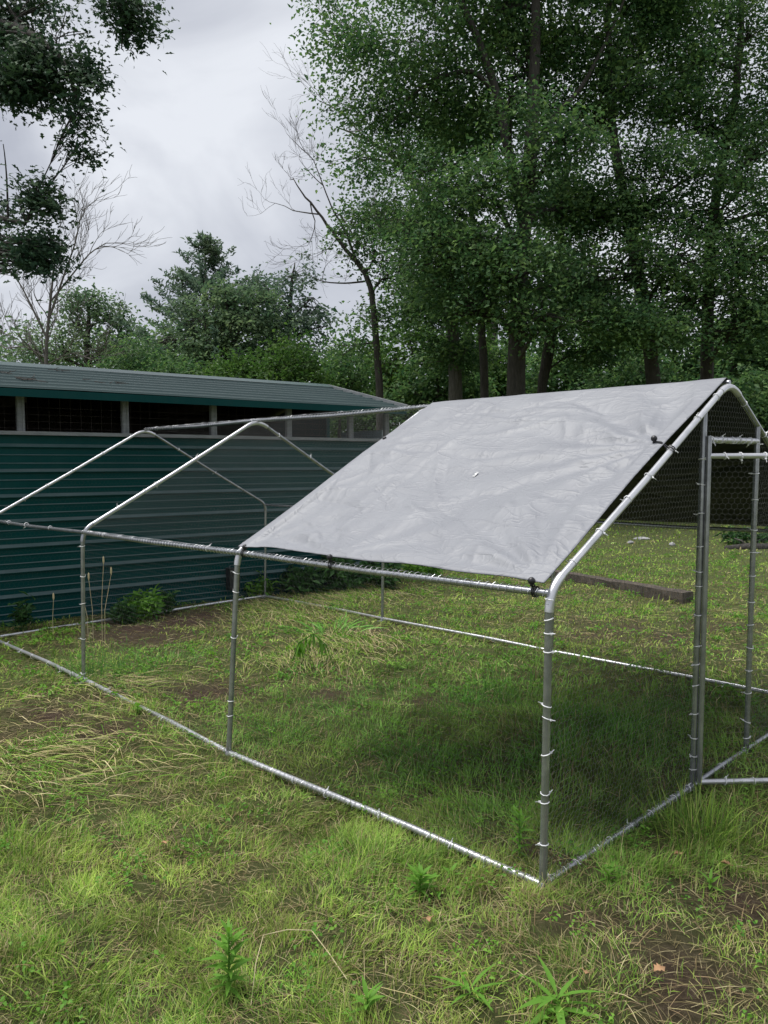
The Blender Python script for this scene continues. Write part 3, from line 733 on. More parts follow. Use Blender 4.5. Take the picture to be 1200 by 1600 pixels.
def leaf_geo(P, L, Wd, rs, droop=.25, lobed=False, flat=1.0, nc=None):
    n = len(P)
    th = rs.uniform(0, 2*math.pi, n); el = rs.normal(-droop, .45, n)
    d = np.stack([np.cos(th)*np.cos(el), np.sin(th)*np.cos(el), np.sin(el)], -1)
    nr = rs.normal(0, .55*flat, (n, 3)); nr[:, 2] += 1; nr -= d*(nr*d).sum(1, keepdims=True); nr /= np.linalg.norm(nr, axis=1, keepdims=True)
    if nc is not None:      # leaves of one spray lie roughly in one plane
        nr = nc+rs.normal(0, .38, (n, 3)); nr /= np.linalg.norm(nr, axis=1, keepdims=True)
        d = d-nr*(d*nr).sum(1, keepdims=True); d /= np.linalg.norm(d, axis=1, keepdims=True)
    s = np.cross(d, nr)
    l = (L*rs.uniform(.45, 1.5, n))[:, None]; w = (Wd*rs.uniform(.7, 1.2, n))[:, None]
    if not lobed:
        fold = nr*w*.28
        V = np.stack([P, P+d*l*.45+s*w*.5+fold, P+d*l-nr*l*.12, P+d*l*.5-s*w*.5+fold], 1).reshape(-1, 3)
        k = (np.arange(n)*4)[:, None]
        F = np.concatenate([k+np.array([[0, 1, 2]]), k+np.array([[0, 2, 3]])])
        return V, F
    out = [(0, 0), (.28, .34), (.44, .15), (.62, .46), (.76, .17), (1.0, 0.0)]
    pts = [(a, b) for a, b in out] + [(a+.02, -b) for a, b in out[-2:0:-1]]
    V = np.stack([P+d*l*a+s*w*b*1.1+nr*(w*abs(b)*.3-l*.15*a*a) for a, b in pts], 1).reshape(-1, 3)
    m_ = len(pts); k = (np.arange(n)*m_)[:, None]
    tri = []
    half = len(out)
    for i in range(1, half-1):
        pass
    left = list(range(0, half)); right = [0]+list(range(m_-1, half-1, -1))+[half-1]
    for i in range(half-1):
        a0, a1, b0, b1 = left[i], left[i+1], right[i], right[i+1]
        if a0 == b0: tri.append((a0, a1, b1))
        elif a1 == b1: tri.append((a0, a1, b0))
        else: tri += [(a0, a1, b1), (a0, b1, b0)]
    F = np.concatenate([k+np.array([t]) for t in tri])
    return V, F

def blob_noise(P, s, ph):
    q = P/s+ph
    return np.sin(q[:, 0]*2.1+1.7*np.sin(q[:, 1]*1.3))*np.sin(q[:, 1]*2.3+1.1*np.sin(q[:, 2]*1.9))+.6*np.sin(q[:, 2]*3.1+q[:, 0]*1.3)

def crown_clusters(lobes, ncl, rs, gap=-.55):
    vol = np.array([l[3]*l[4]*l[5]*(l[6] if len(l) > 6 else 1) for l in lobes])**.75
    cnt = np.maximum(2, (vol/vol.sum()*ncl).astype(int)); out = []; own = []
    for li, (l, c) in enumerate(zip(lobes, cnt)):
        v = rs.normal(0, 1, (c*2, 3)); v /= np.linalg.norm(v, axis=1, keepdims=True)
        v *= (rs.uniform(0.03, 1.0, c*2)**.42)[:, None]
        v *= (1+.16*rs.normal(0, 1, (c*2, 1)))
        p = np.array(l[:3])+v*np.array(l[3:6])
        ok = blob_noise(p, 1.0, 3.1*li) > gap
        p = p[ok][:c]; out.append(p); own += [li]*len(p)
    return np.concatenate(out), np.array(own)

def curve_pts(a, b, rs, n=6, lift=.12, wob=.05):
    a, b = np.asarray(a, float), np.asarray(b, float); t = np.linspace(0, 1, n)[:, None]; L = np.linalg.norm(b-a)
    c = (a+b)/2+np.array([0, 0, L*lift])+rs.normal(0, wob*L, 3)
    return (1-t)**2*a+2*t*(1-t)*c+t*t*b

def make_tree(name, label, cat, trunk, radii, lobes, seed, ncl, per=14, leaf=(.13, .075), lm='leaf_oak', bm='bark', group=None, extra_limbs=(), spread=(.34, .12), gap=-.55, twigs=2, lobed=False, bare=None, start=.35, droop=.25):
    rs = np.random.RandomState(seed)
    trunk = [np.asarray(p, float) for p in trunk]
    base = trunk[0]
    root = empty(name, base, label, cat, group)
    # smooth the trunk line
    T = []; R_ = []
    for i in range(len(trunk)-1):
        for q in np.linspace(0, 1, 4, endpoint=False): T.append(trunk[i]*(1-q)+trunk[i+1]*q); R_.append(radii[i]*(1-q)+radii[i+1]*q)
    T.append(trunk[-1]); R_.append(radii[-1]); T = np.array(T); R_ = np.array(R_)
    for _ in range(2): T[1:-1] = (T[:-2]+2*T[1:-1]+T[2:])/4
    T = T + rs.normal(0, .02, T.shape)*np.linspace(0, 1, len(T))[:, None]
    R_ = R_*(1+.45*np.exp(-np.linspace(0, 1, len(T))*18))
    mb = MB(); mb.tube(T, R_, 10, True)
    for pts, ra_, rb_ in extra_limbs:
        pts = np.asarray(pts, float); P = []
        for i in range(len(pts)-1):
            for q in np.linspace(0, 1, 3, endpoint=False): P.append(pts[i]*(1-q)+pts[i+1]*q)
        P.append(pts[-1]); P = np.array(P); P[1:-1] = (P[:-2]+2*P[1:-1]+P[2:])/4
        mb.tube(P, np.linspace(ra_, rb_, len(P)), 7, False)
        T = np.concatenate([T, P]); R_ = np.concatenate([R_, np.linspace(ra_, rb_, len(P))])
    if bare:
        for (p, d, L, r) in bare: branch_rec(mb, rs, p, d, L, r, 1, 4, [], kids=(3, 4))
    h0 = base[2]+(T[:, 2].max()-base[2])*start
    if lobes:
        C_, own = crown_clusters(lobes, ncl, rs, gap)
        for li, l in enumerate(lobes):
            lc = np.array(l[:3]); cand = np.where(T[:, 2] < max(lc[2]-.1*l[5], h0))[0]
            j = cand[np.argmin(np.linalg.norm(T[cand]-lc, axis=1)+.6*np.abs(T[cand, 2]-(lc[2]-.9)))] if len(cand) else 0
            r0 = min(R_[j]*.55, .035*max(l[3:6])+.03)
            P = curve_pts(T[j], lc, rs, 7); mb.tube(P, np.linspace(r0, r0*.35, 7), 6, False)
            mine = C_[own == li]
            for q in mine[:: max(1, len(mine)//(7*twigs))]:
                st = P[rs.randint(3, 7)]; Q = curve_pts(st, q, rs, 5, .05, .07); mb.tube(Q, np.linspace(r0*.32, .006, 5), 4, False)
        n = len(C_)*per
        idx = np.repeat(np.arange(len(C_)), per)
        off = rs.normal(0, 1, (n, 3))*np.array([spread[0], spread[0], spread[1]]); off[:, 2] -= .25*np.hypot(off[:, 0], off[:, 1])**1.3
        nc = rs.normal(0, .42, (len(C_), 3))+np.array([0, 0, 1.0])
        away = C_-T[:, :].mean(0); away[:, 2] = 0; away /= (np.linalg.norm(away, axis=1, keepdims=True)+1e-6); nc += away*.35
        nc /= np.linalg.norm(nc, axis=1, keepdims=True); nc = nc[idx]
        off = rs.normal(0, 1, (n, 3))*spread[0]; dn = (off*nc).sum(1, keepdims=True); off = off-nc*dn*(1-spread[1]/spread[0]*.45)
        off[:, 2] -= .22*np.hypot(off[:, 0], off[:, 1])**1.3
        P = C_[idx]+off
        V, F = leaf_geo(P-base, leaf[0], leaf[1], rs, lobed=lobed, droop=droop, nc=nc)
        o = link('crown', fast_mesh('crown', V, F, M[lm]), root); o['kind'] = 'stuff'
    mb.v = [tuple(np.array(p)-base) for p in mb.v]
    mb.build('trunk', M[bm], root, True)
    return root

def pl(D, specs, asp=1.0):
    """lobes given as picture column, row, half width, half height (px of the 1200 frame) at distance D"""
    out = []
    for sp in specs:
        u, v, ru, rv = sp[:4]; dz = sp[4] if len(sp) > 4 else 0; dens = sp[5] if len(sp) > 5 else 1
        c = PX(u, v, D+dz); k = (D+dz)/FPX
        out.append((c[0], c[1], c[2], ru*k*asp, ru*k*asp, rv*k, dens))
    return out
def base_at(u, D):
    p = PX(u, 700, D); return np.array([p[0], p[1], (SLX*p[0]+SLY*p[1])-.1])
def tk(D, pts): return [PX(u, v, D) for u, v in pts]
TG = 'tall trees beyond the lawn'
# big forked oak
D = 20
make_tree('oak_tree', 'tall forked oak with the thickest trunk rising behind the tarp ridge', 'tree', [base_at(803, D)]+tk(D, [(806, 600), (810, 470), (820, 340), (832, 200), (836, 60), (842, -120), (850, -300)]),
          [.27, .24, .22, .20, .17, .13, .09, .04],
          pl(D, [(640, 60, 120, 85), (535, 50, 75, 65, 1, .55), (500, 30, 45, 45, .5, .5), (700, 170, 110, 80, 1.2), (600, 165, 90, 60, 0, .6), (540, 150, 50, 50, 0, .3), (820, 120, 120, 90, 1.6), (900, 60, 90, 80, 1), (740, 300, 110, 70, -1.2), (830, 255, 50, 40, -1.5), (795, 150, 45, 40, -1.5), (690, 400, 95, 60, -1.2), (800, 430, 110, 60, -1.5), (880, 330, 90, 60, 1.5),
                  (780, 10, 100, 70, 1), (900, 190, 80, 60, -2), (850, -120, 160, 90), (680, -80, 130, 70), (620, 260, 70, 45, 0, .5), (640, 360, 60, 40, -.5, .8), (740, 480, 80, 32, -1.5), (850, 490, 80, 36, -2), (770, 390, 70, 40, -2)]),
          21, 2600, 25, leaf=(.118, .078), spread=(.36, .20), twigs=4, group=TG, gap=-.12,
          extra_limbs=[(tk(D, [(819, 350), (795, 240), (775, 140), (745, 55), (712, -15), (690, -90)]), .15, .05), (tk(D, [(776, 145), (738, 108), (690, 118), (640, 150), (615, 190)]), .07, .02),
                       (tk(D, [(828, 260), (862, 180), (905, 145), (950, 60), (975, 0)]), .08, .03), (tk(D, [(815, 400), (770, 300), (720, 250), (660, 270)]), .06, .02)])
# oaks to the right
D = 21
make_tree('oak_tree', 'leaning oak with a crooked trunk standing beyond the tarp', 'tree', [base_at(1030, D)]+tk(D, [(1022, 590), (1008, 480), (985, 360), (958, 220), (950, 80), (955, -100)]), [.22, .19, .17, .15, .12, .09, .04],
          pl(D, [(960, 330, 95, 60), (1040, 270, 90, 65, -1), (960, 420, 90, 50, -1), (1010, 130, 100, 80, 0), (930, 200, 60, 50, 0, .6), (1060, 400, 80, 50, -1.5), (1000, 20, 110, 70, .5), (900, 450, 80, 45, -1), (960, 500, 90, 34, -2), (1040, 510, 80, 32, -2), (960, -90, 130, 70)]),
          33, 1900, 25, leaf=(.118, .078), spread=(.36, .20), twigs=4, group=TG, gap=-.10, extra_limbs=[(tk(D, [(985, 360), (1040, 300), (1090, 270), (1130, 275)]), .06, .02), (tk(D, [(990, 380), (930, 330), (880, 300)]), .05, .02)])
D = 22
make_tree('oak_tree', 'straight brown trunked oak beyond the ridge of the door gable', 'tree', [base_at(1104, D)]+tk(D, [(1105, 560), (1106, 470), (1110, 360), (1130, 250), (1150, 150), (1160, 0), (1165, -140)]), [.19, .17, .16, .14, .12, .1, .07, .03],
          pl(D, [(1130, 320, 85, 60, -1), (1180, 400, 90, 55, -1.5), (1090, 200, 80, 60), (1170, 250, 70, 50, -1), (1090, 90, 75, 60), (1170, 60, 70, 55, 0, .7), (1100, -40, 110, 60), (1240, 150, 90, 80), (1240, 330, 80, 80), (1080, 470, 90, 40, -1), (1150, 510, 90, 36, -2), (1210, 480, 80, 45, -2)]),
          35, 1800, 25, leaf=(.118, .078), spread=(.36, .20), twigs=4, group=TG, gap=-.10, lm='leaf_oak', extra_limbs=[(tk(D, [(1140, 215), (1175, 195), (1215, 190)]), .05, .03)])
D = 24
make_tree('oak_tree', 'slim dark oak trunk beside the thickest forked oak', 'tree', [base_at(760, D)]+tk(D, [(757, 590), (752, 500), (748, 420), (735, 320), (720, 200), (710, 60)]), [.15, .13, .12, .11, .09, .07, .03],
          pl(D, [(740, 400, 80, 50), (700, 330, 80, 50), (770, 470, 70, 35), (720, 230, 80, 60), (680, 440, 60, 40)]), 37, 620, 22, leaf=(.14, .095), group=TG, gap=-.35)
D = 27
make_tree('oak_tree', 'pale barked twin oak trunk rising left of the slim dark oak', 'tree', [base_at(712, D)]+tk(D, [(712, 590), (708, 520), (702, 430), (690, 350), (650, 285), (610, 240), (570, 215), (530, 200)]), [.26, .23, .21, .17, .14, .11, .08, .05, .02],
          pl(D, [(650, 380, 70, 45), (600, 330, 60, 45, 0, .6), (690, 470, 70, 40), (560, 250, 60, 45, 0, .35), (640, 460, 60, 35, 0, .7), (720, 560, 60, 35)]), 39, 620, 22, leaf=(.14, .095), group=TG, gap=-.25, bm='bark_pale',
          extra_limbs=[(tk(D, [(702, 430), (690, 360), (686, 300), (676, 250), (672, 210)]), .1, .03), (tk(D, [(700, 400), (655, 345), (640, 260), (645, 220)]), .06, .02)],
          bare=[(PX(570, 215, D), ray(480, 190)-ray(570, 215), 2.0, .035), (PX(600, 235, D), ray(520, 130)-ray(600, 235), 1.8, .03), (PX(650, 285, D), ray(560, 300)-ray(650, 285), 1.8, .03), (PX(590, 225, D), ray(500, 250)-ray(590, 225), 2.0, .03), (PX(545, 205, D), ray(490, 130)-ray(545, 205), 1.8, .025), (PX(620, 250, D), ray(570, 120)-ray(620, 250), 2.2, .03)])
make_tree('oak_tree', 'dark double stemmed oak leaning behind the forked oak', 'tree', [base_at(842, 26)]+tk(26, [(846, 600), (856, 540), (868, 450), (880, 350), (890, 240)]), [.2, .16, .14, .12, .09, .04],
          pl(26, [(870, 400, 80, 50), (900, 480, 80, 45), (860, 300, 70, 50), (930, 540, 70, 40)]), 41, 560, 22, leaf=(.14, .095), group=TG, gap=-.35,
          extra_limbs=[(tk(26, [(848, 610), (862, 560), (872, 480)]), .08, .05)])
# half dead leaning tree
D = 22
make_tree('dying_tree', 'half dead leaning tree with bare twigs reaching over the end of the barn roof', 'tree', [base_at(595, D)]+tk(D, [(594, 610), (588, 540), (583, 470), (572, 425), (548, 400), (520, 362), (485, 318), (458, 280)]), [.12, .105, .095, .085, .075, .06, .045, .03, .012],
          pl(D, [(590, 395, 45, 30, 0, .8), (620, 420, 40, 30, 0, .8), (560, 340, 45, 35, 0, .5), (590, 500, 40, 28, 0, .8), (540, 360, 35, 25, 0, .5), (600, 350, 45, 30, 0, .6), (560, 540, 50, 22, 0, .5)]), 43, 210, 15, leaf=(.12, .075), group=TG, gap=-.3,
          extra_limbs=[(tk(D, [(568, 440), (540, 443), (505, 441), (478, 428)]), .03, .01), (tk(D, [(588, 535), (560, 538), (535, 555)]), .03, .01), (tk(D, [(556, 405), (536, 352), (520, 330), (490, 250)]), .04, .012)],
          bare=[(PX(485, 318, D), ray(425, 300)-ray(485, 318), 1.3, .02), (PX(500, 335, D), ray(440, 240)-ray(500, 335), 1.7, .022), (PX(520, 362, D), ray(500, 260)-ray(520, 362), 1.7, .022), (PX(458, 280, D), ray(440, 240)-ray(458, 280), .8, .014), (PX(505, 441, D), ray(470, 390)-ray(505, 441), .8, .012), (PX(548, 400, D), ray(520, 380)-ray(548, 400), 1.0, .014), (PX(490, 250, D), ray(470, 170)-ray(490, 250), 1.3, .016), (PX(520, 330, D), ray(560, 230)-ray(520, 330), 1.6, .018), (PX(505, 290, D), ray(440, 210)-ray(505, 290), 1.2, .016), (PX(535, 355, D), ray(600, 270)-ray(535, 355), 1.5, .018)])
# trees behind the barn
BG = 'trees behind the barn'
D = 30
def conifer(name, label, u, vtop, vbase, D, half, seed):
    rs = np.random.RandomState(seed)
    top = PX(u, vtop, D); b = base_at(u, D); H = top[2]-b[2]
    root = empty(name, b, label, 'tree', BG)
    mb = MB(); mb.tube([(0, 0, 0), (.1, 0, H*.5), (0, 0, H)], [.22, .13, .02], 8)
    P = []; k = D/FPX
    for i in range(170):
        f = rs.uniform(.25, .995); z = H*f; L = half*k*(1-f)**.75*rs.uniform(.5, 1.45)*1.25+.12; a = rs.uniform(0, 6.28)
        d = np.array([math.cos(a), math.sin(a), rs.uniform(.15, .55)]); q = np.array([0, 0, z])
        pts = [q+d*L*t+np.array([0, 0, .15*L*t*t]) for t in (0, .35, .7, 1)]
        mb.tube(pts, [.03*(1-f)+.012, .02*(1-f)+.01, .01, .005], 4, False)
        n = int(62*max(L, .5)); t = rs.uniform(.35, 1.08, n)[:, None]
        P.append(q+d*L*t+np.array([0, 0, .15*L])*t*t+rs.normal(0, 1, (n, 3))*np.array([.13, .13, .09])*(.45+.7*(1-t)))
    P = np.concatenate(P); V, F = leaf_geo(P, .18, .08, rs, droop=-.5)
    o = link('crown', fast_mesh('crown', V, F, M['leaf_pine_hazed']), root); o['kind'] = 'stuff'
    mb.build('trunk', M['bark'], root, True)
conifer('conifer_tree', 'pointed conifer standing tallest behind the green barn roof', 325, 378, 600, 30, 120, 51)
D = 31
make_tree('broadleaf_tree', 'round topped airy tree right of the pointed conifer behind the barn', 'tree', [base_at(448, D)]+tk(D, [(450, 560), (452, 500), (456, 440), (460, 410)]), [.16, .13, .1, .06, .02],
          pl(D, [(455, 430, 42, 26), (420, 455, 35, 26), (490, 465, 40, 30), (455, 500, 55, 30), (400, 510, 38, 26), (510, 510, 35, 26), (450, 560, 70, 35)]), 53, 440, 19, leaf=(.16, .105), lm='leaf_pine_hazed', group=BG, gap=.0, start=.2)
make_tree('broadleaf_tree', 'leafy tree directly in front of the conifer behind the barn', 'tree', [base_at(375, 28)]+tk(28, [(370, 560), (360, 500), (350, 460)]), [.14, .12, .09, .03],
          pl(28, [(350, 470, 45, 26), (300, 500, 55, 28), (380, 510, 50, 28), (330, 545, 60, 28), (260, 530, 40, 28), (400, 560, 45, 28), (410, 470, 32, 24)]), 55, 440, 19, leaf=(.155, .10), lm='leaf_hazed', group=BG, gap=.0, start=.2)
make_tree('broadleaf_tree', 'leafy tree beside the bare grey tree behind the barn', 'tree', [base_at(135, 30)]+tk(30, [(135, 560), (138, 500), (140, 470)]), [.15, .12, .08, .03],
          pl(30, [(140, 475, 42, 24), (110, 500, 45, 28), (170, 500, 38, 30), (90, 540, 55, 32), (150, 550, 60, 30), (40, 545, 60, 32), (185, 545, 35, 26)]), 57, 440, 19, leaf=(.155, .10), lm='leaf_hazed', group=BG, gap=.0, start=.2)
for k, (u, v, D, wv, hv, lm, lab) in enumerate([(215, 565, 24, 60, 40, 'leaf_oak', 'dark bushy sapling behind the barn in the dip between taller trees'), (365, 580, 22, 42, 28, 'leaf_bright', 'bright rounded shrub top just above the barn ridge'),
                                             (455, 570, 23, 50, 36, 'leaf_bright', 'bright green bushy sapling below the round topped airy tree'), (530, 575, 26, 45, 40, 'leaf_oak', 'dark bushy sapling above the far end of the barn roof'),
                                             (280, 585, 23, 55, 22, 'leaf_oak', 'low dark shrub top showing over the barn ridge under the conifer')]):
    make_tree('sapling', lab, 'tree', [base_at(u, D)]+tk(D, [(u, v+40), (u+4, v)]), [.07, .05, .02], pl(D, [(u, v, wv, hv), (u-wv*.5, v+hv*.5, wv*.6, hv*.7), (u+wv*.5, v+hv*.6, wv*.6, hv*.7), (u, v+hv*1.3, wv, hv*.8)]), 60+k, 230, 18, leaf=(.13, .085), lm=lm, group=BG, gap=-.6, start=.1)
# bare tree
def bare_tree(name, label, D, stems, seed, mt):
    rs = np.random.RandomState(seed); b = base_at(stems[0][0][0][0], D)
    root = empty(name, b, label, 'tree', BG); mb = MB()
    for pts, r0, kids in stems:
        P = np.array(([b] if r0 > .05 else [])+tk(D, pts)); Q = []
        for i in range(len(P)-1):
            for q in np.linspace(0, 1, 3, endpoint=False): Q.append(P[i]*(1-q)+P[i+1]*q)
        Q.append(P[-1]); Q = np.array(Q); Q[1:-1] = (Q[:-2]+2*Q[1:-1]+Q[2:])/4
        rr = np.linspace(r0, .012, len(Q)); mb.tube(Q, rr, 7, False)
        for j in range(4 if r0 > .05 else 1, len(Q)):
            for c in range(kids):
                d = Q[j]-Q[j-1]; d /= np.linalg.norm(d); ax = rs.normal(0, 1, 3); ax -= d*(ax @ d); ax /= np.linalg.norm(ax)
                branch_rec(mb, rs, Q[j], d+ax*.75+np.array([0, 0, .2]), rs.uniform(.6, 1.15), max(rr[j]*.5, .012), 2, 4, [], up=.18, spread=.7, kids=(3, 4), minr=.006)
    mb.v = [tuple(np.array(p)-b) for p in mb.v]; mb.build('trunk', M[mt], root, True)
bare_tree('bare_tree', 'leafless grey tree with fine twigs standing behind the barn', 22,
          [([(72, 600), (72, 540), (78, 480), (84, 420), (92, 370)], .075, 1), ([(76, 500), (100, 430), (118, 380), (128, 330)], .035, 1), ([(74, 530), (50, 480), (30, 440), (10, 420)], .035, 1), ([(80, 470), (112, 430), (140, 395), (165, 380)], .028, 1), ([(72, 560), (40, 540), (10, 545)], .028, 2), ([(74, 570), (110, 550), (140, 560)], .02, 2)], 71, 'bark_pale')
# understorey at the wood's edge, right
UG = 'understorey trees at the edge of the wood'
USP = [(640, 560, 32, 'leaf_bright', 'light green young tree in the gap behind the half dead tree'), (735, 560, 33, 'leaf_bright', 'bright young tree glimpsed between the pale and dark oak trunks'),
       (680, 605, 30, 'leaf_oak', 'dark low thicket bush behind the tarp ridge below the pale trunk'), (790, 590, 34, 'leaf_oak', 'dark young tree behind the thickest forked oak'), (880, 590, 31, 'leaf_oak', 'dark young tree between forked oak and leaning oak'),
       (950, 565, 33, 'leaf_bright', 'thin young tree with sky showing behind the leaning oak'), (1050, 560, 30, 'leaf_oak', 'dark young tree between the leaning oak and the straight oak'), (1140, 560, 29, 'leaf_oak', 'dark dense young tree behind the straight brown trunk'),
       (1200, 520, 30, 'leaf_oak', 'dense young tree at the right end of the thicket'), (1000, 610, 28, 'leaf_oak', 'low dark bush just above the tarp ridge near the gable'), (1120, 640, 26, 'leaf_oak', 'low dark bush seen past the gable ridge'), (1190, 640, 27, 'leaf_oak', 'low dark bush beyond the open door'),
       (570, 595, 34, 'leaf_bright', 'pale yellow green bush beyond the end of the barn roof')]
for k, (u, v, D, lm, lab) in enumerate(USP):
    s = 1.0
    make_tree('young_tree', lab, 'tree', [base_at(u, D)]+tk(D, [(u, v+60), (u+5, v), (u, v-40)]), [.10, .08, .06, .02], pl(D, [(u, v-30, 45, 30), (u-35, v+5, 45, 30), (u+38, v, 45, 30), (u, v+40, 70, 36), (u-20, v+80, 70, 36)]), 80+k, 300, 20, leaf=(.19, .13), lm=lm, group=UG, gap=-.25 if lm == 'leaf_bright' else -.6, start=.1)
# far wood: one mass
def far_wood():
    rs = np.random.RandomState(99); P = []
    for i in range(260):
        u = rs.uniform(-150, 1400); D = rs.uniform(40, 60); v = rs.uniform(520, 690) if u < 600 else rs.uniform(500, 690)
        c = PX(u, v, D); n = 80
        P.append(c+rs.normal(0, 1, (n, 3))*np.array([1.3, 1.3, .7]))
    V, F = leaf_geo(np.concatenate(P), .34, .24, rs)
    mb = MB()
    for i in range(26):
        u = rs.uniform(560, 1300); D = rs.uniform(40, 55); b = base_at(u, D); t = PX(u+rs.uniform(-20, 20), 380, D); mb.tube([b, (b+t)/2+rs.normal(0, .2, 3), t], [.17, .13, .06], 6, False)
    root = empty('far_wood', (0, 0, 0)); tag(root, 'distant woodland closing the view behind the trees', 'woodland', kind='stuff')
    o = link('foliage', fast_mesh('foliage', V, F, M['leaf_oak']), root); o['kind'] = 'stuff'
    o = mb.build('trunks', M['bark'], root, True); o['kind'] = 'stuff'
far_wood()
# near oak whose branches hang in at the top left
D = 10
make_tree('overhanging_oak', 'dark oak boughs hanging down against the sky over the barn roof', 'tree', [base_at(-300, 13)]+tk(12.5, [(-310, 500), (-290, 300), (-240, 100), (-160, -60), (-60, -140)]), [.28, .25, .22, .18, .13, .06],
          pl(D, [(30, 25, 75, 55, .5), (85, 60, 55, 50), (60, 110, 70, 45), (130, 120, 32, 34), (20, 130, 45, 40), (125, 180, 22, 30), (128, 225, 20, 26), (115, 255, 16, 14), (195, 10, 42, 34), (205, 50, 22, 24), (235, 15, 12, 20), (5, 225, 22, 30), (25, 300, 55, 40, 0, 1.6), (65, 310, 36, 34), (35, 370, 50, 50, 0, 1.6), (10, 420, 55, 46, 0, 1.5), (60, 400, 36, 44), (-60, 60, 90, 80, .5, .2), (-70, 330, 80, 90, .5, .2), (-40, -60, 120, 50, 1, .15)]),
          91, 1650, 18, leaf=(.085, .060), lm='leaf_near', spread=(.14, .11), gap=-.15, lobed=True, twigs=5, start=.05,
          extra_limbs=[(np.array([PX(-290, 300, 12.5), PX(-150, 300, 11.5), PX(-40, 330, 10.5), PX(40, 350, 10)]), .10, .02), (np.array([PX(-240, 100, 12.5), PX(-100, 20, 11.5), PX(30, 40, 10.3), PX(100, 90, 10), PX(125, 170, 10)]), .10, .012), (np.array([PX(-160, -60, 12.5), PX(0, -60, 11), PX(130, -40, 10.2), PX(195, 10, 10), PX(190, 75, 10)]), .09, .008)])

# ------------------------------------------------------------------ grass
def in_barn(x, y):
    q = np.stack([x-B0[0], y-B0[1]], -1); s = q @ BD[:2]; o = q @ BN[:2]
    return (s > -3.3) & (s < 5.2) & (o < .02) & (o > -3.4)
STRAW = [(60, 1175, .7, 0.2), (160, 1085, .45, .4), (450, 955, .8, 2.9), (560, 1010, .55, 2.7), (470, 1040, .4, 2.6), (330, 1330, .3, 1.0), (560, 930, .6, 3.0), (120, 1250, .4, .5), (800, 1480, .4, 2.0), (1100, 1480, .4, 1.0), (420, 1010, .5, 2.8)]
STRAWP = [(GP(u, v), r, a) for u, v, r, a in STRAW]
def straw_amt(x, y):
    t = np.zeros_like(x); a = np.zeros_like(x)
    for p, r, an in STRAWP:
        w = np.exp(-((x-p[0])**2+(y-p[1])**2)/(r*r)); a = np.where(w > t, an, a); t = np.maximum(t, w)
    return t, a
def blades(P, L, Wd, th, lean, cols, seg3=True, rs=None, curl=None):
    """P root, L length, th heading, lean 0 upright .. 1 flat"""
    n = len(P); h = np.stack([np.cos(th), np.sin(th), np.zeros(n)], -1); s = np.stack([-np.sin(th), np.cos(th), np.zeros(n)], -1)
    tw = rs.normal(0, .5, n)[:, None]; s = s*np.cos(tw)+np.array([0, 0, 1.0])*np.sin(tw)
    up = np.array([0, 0, 1.0]); L_ = L[:, None]; w = (Wd/2)[:, None]; le = lean[:, None]
    cu = (lean*.55+.25)[:, None] if curl is None else curl[:, None]
    def pt(t): return P + h*(L_*(le*t*.75+cu*t*t*.55)) + up*(L_*((1-le*.85)*t-cu*.45*t*t*(1-le*.3)))
    if seg3:
        p0, p1, p2, p3 = pt(0), pt(.36), pt(.70), pt(1.0)
        V = np.stack([p0-s*w*.8, p0+s*w*.8, p1-s*w, p1+s*w, p2-s*w*.7, p2+s*w*.7, p3], 1)
        F = [(0, 1, 3), (0, 3, 2), (2, 3, 5), (2, 5, 4), (4, 5, 6)]; m_ = 7; tt = np.array([0, 0, .36, .36, .7, .7, 1])
    else:
        p0, p1, p3 = pt(0), pt(.5), pt(1.0)
        V = np.stack([p0-s*w*.9, p0+s*w*.9, p1-s*w, p1+s*w, p3], 1); F = [(0, 1, 3), (0, 3, 2), (2, 3, 4)]; m_ = 5; tt = np.array([0, 0, .5, .5, 1])
    V = V.reshape(-1, 3)
    k = (np.arange(n)*m_)[:, None]; F = np.concatenate([k+np.array([f]) for f in F])
    col = np.repeat(cols, m_, axis=0)
    return V, F, col
GREEN = np.array([[.098, .205, .030], [.140, .260, .038], [.190, .320, .050], [.240, .355, .062], [.155, .235, .072], [.320, .390, .105]])
DRY = np.array([[.33, .29, .14], [.44, .38, .19], [.52, .45, .26], [.26, .21, .10], [.36, .26, .15]])
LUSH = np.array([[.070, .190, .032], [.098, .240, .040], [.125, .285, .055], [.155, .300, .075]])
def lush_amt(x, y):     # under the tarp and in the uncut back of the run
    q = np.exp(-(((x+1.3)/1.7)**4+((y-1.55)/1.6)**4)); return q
def pick(pal, n, rs): return pal[rs.randint(0, len(pal), n)]*rs.uniform(.8, 1.2, (n, 1))
def field(rng_lo, rng_hi, dens, rs, margin=.16):
    """random points on the ground inside the view wedge, between two distances"""
    half = math.atan(600/FPX)+margin
    n = int(dens*half*(rng_hi**2-rng_lo**2)); r = np.sqrt(rs.uniform(rng_lo**2, rng_hi**2, n)); a = YAW+rs.uniform(-half, half, n)
    x = CAM[0]+r*np.cos(a); y = CAM[1]+r*np.sin(a); return x, y, r
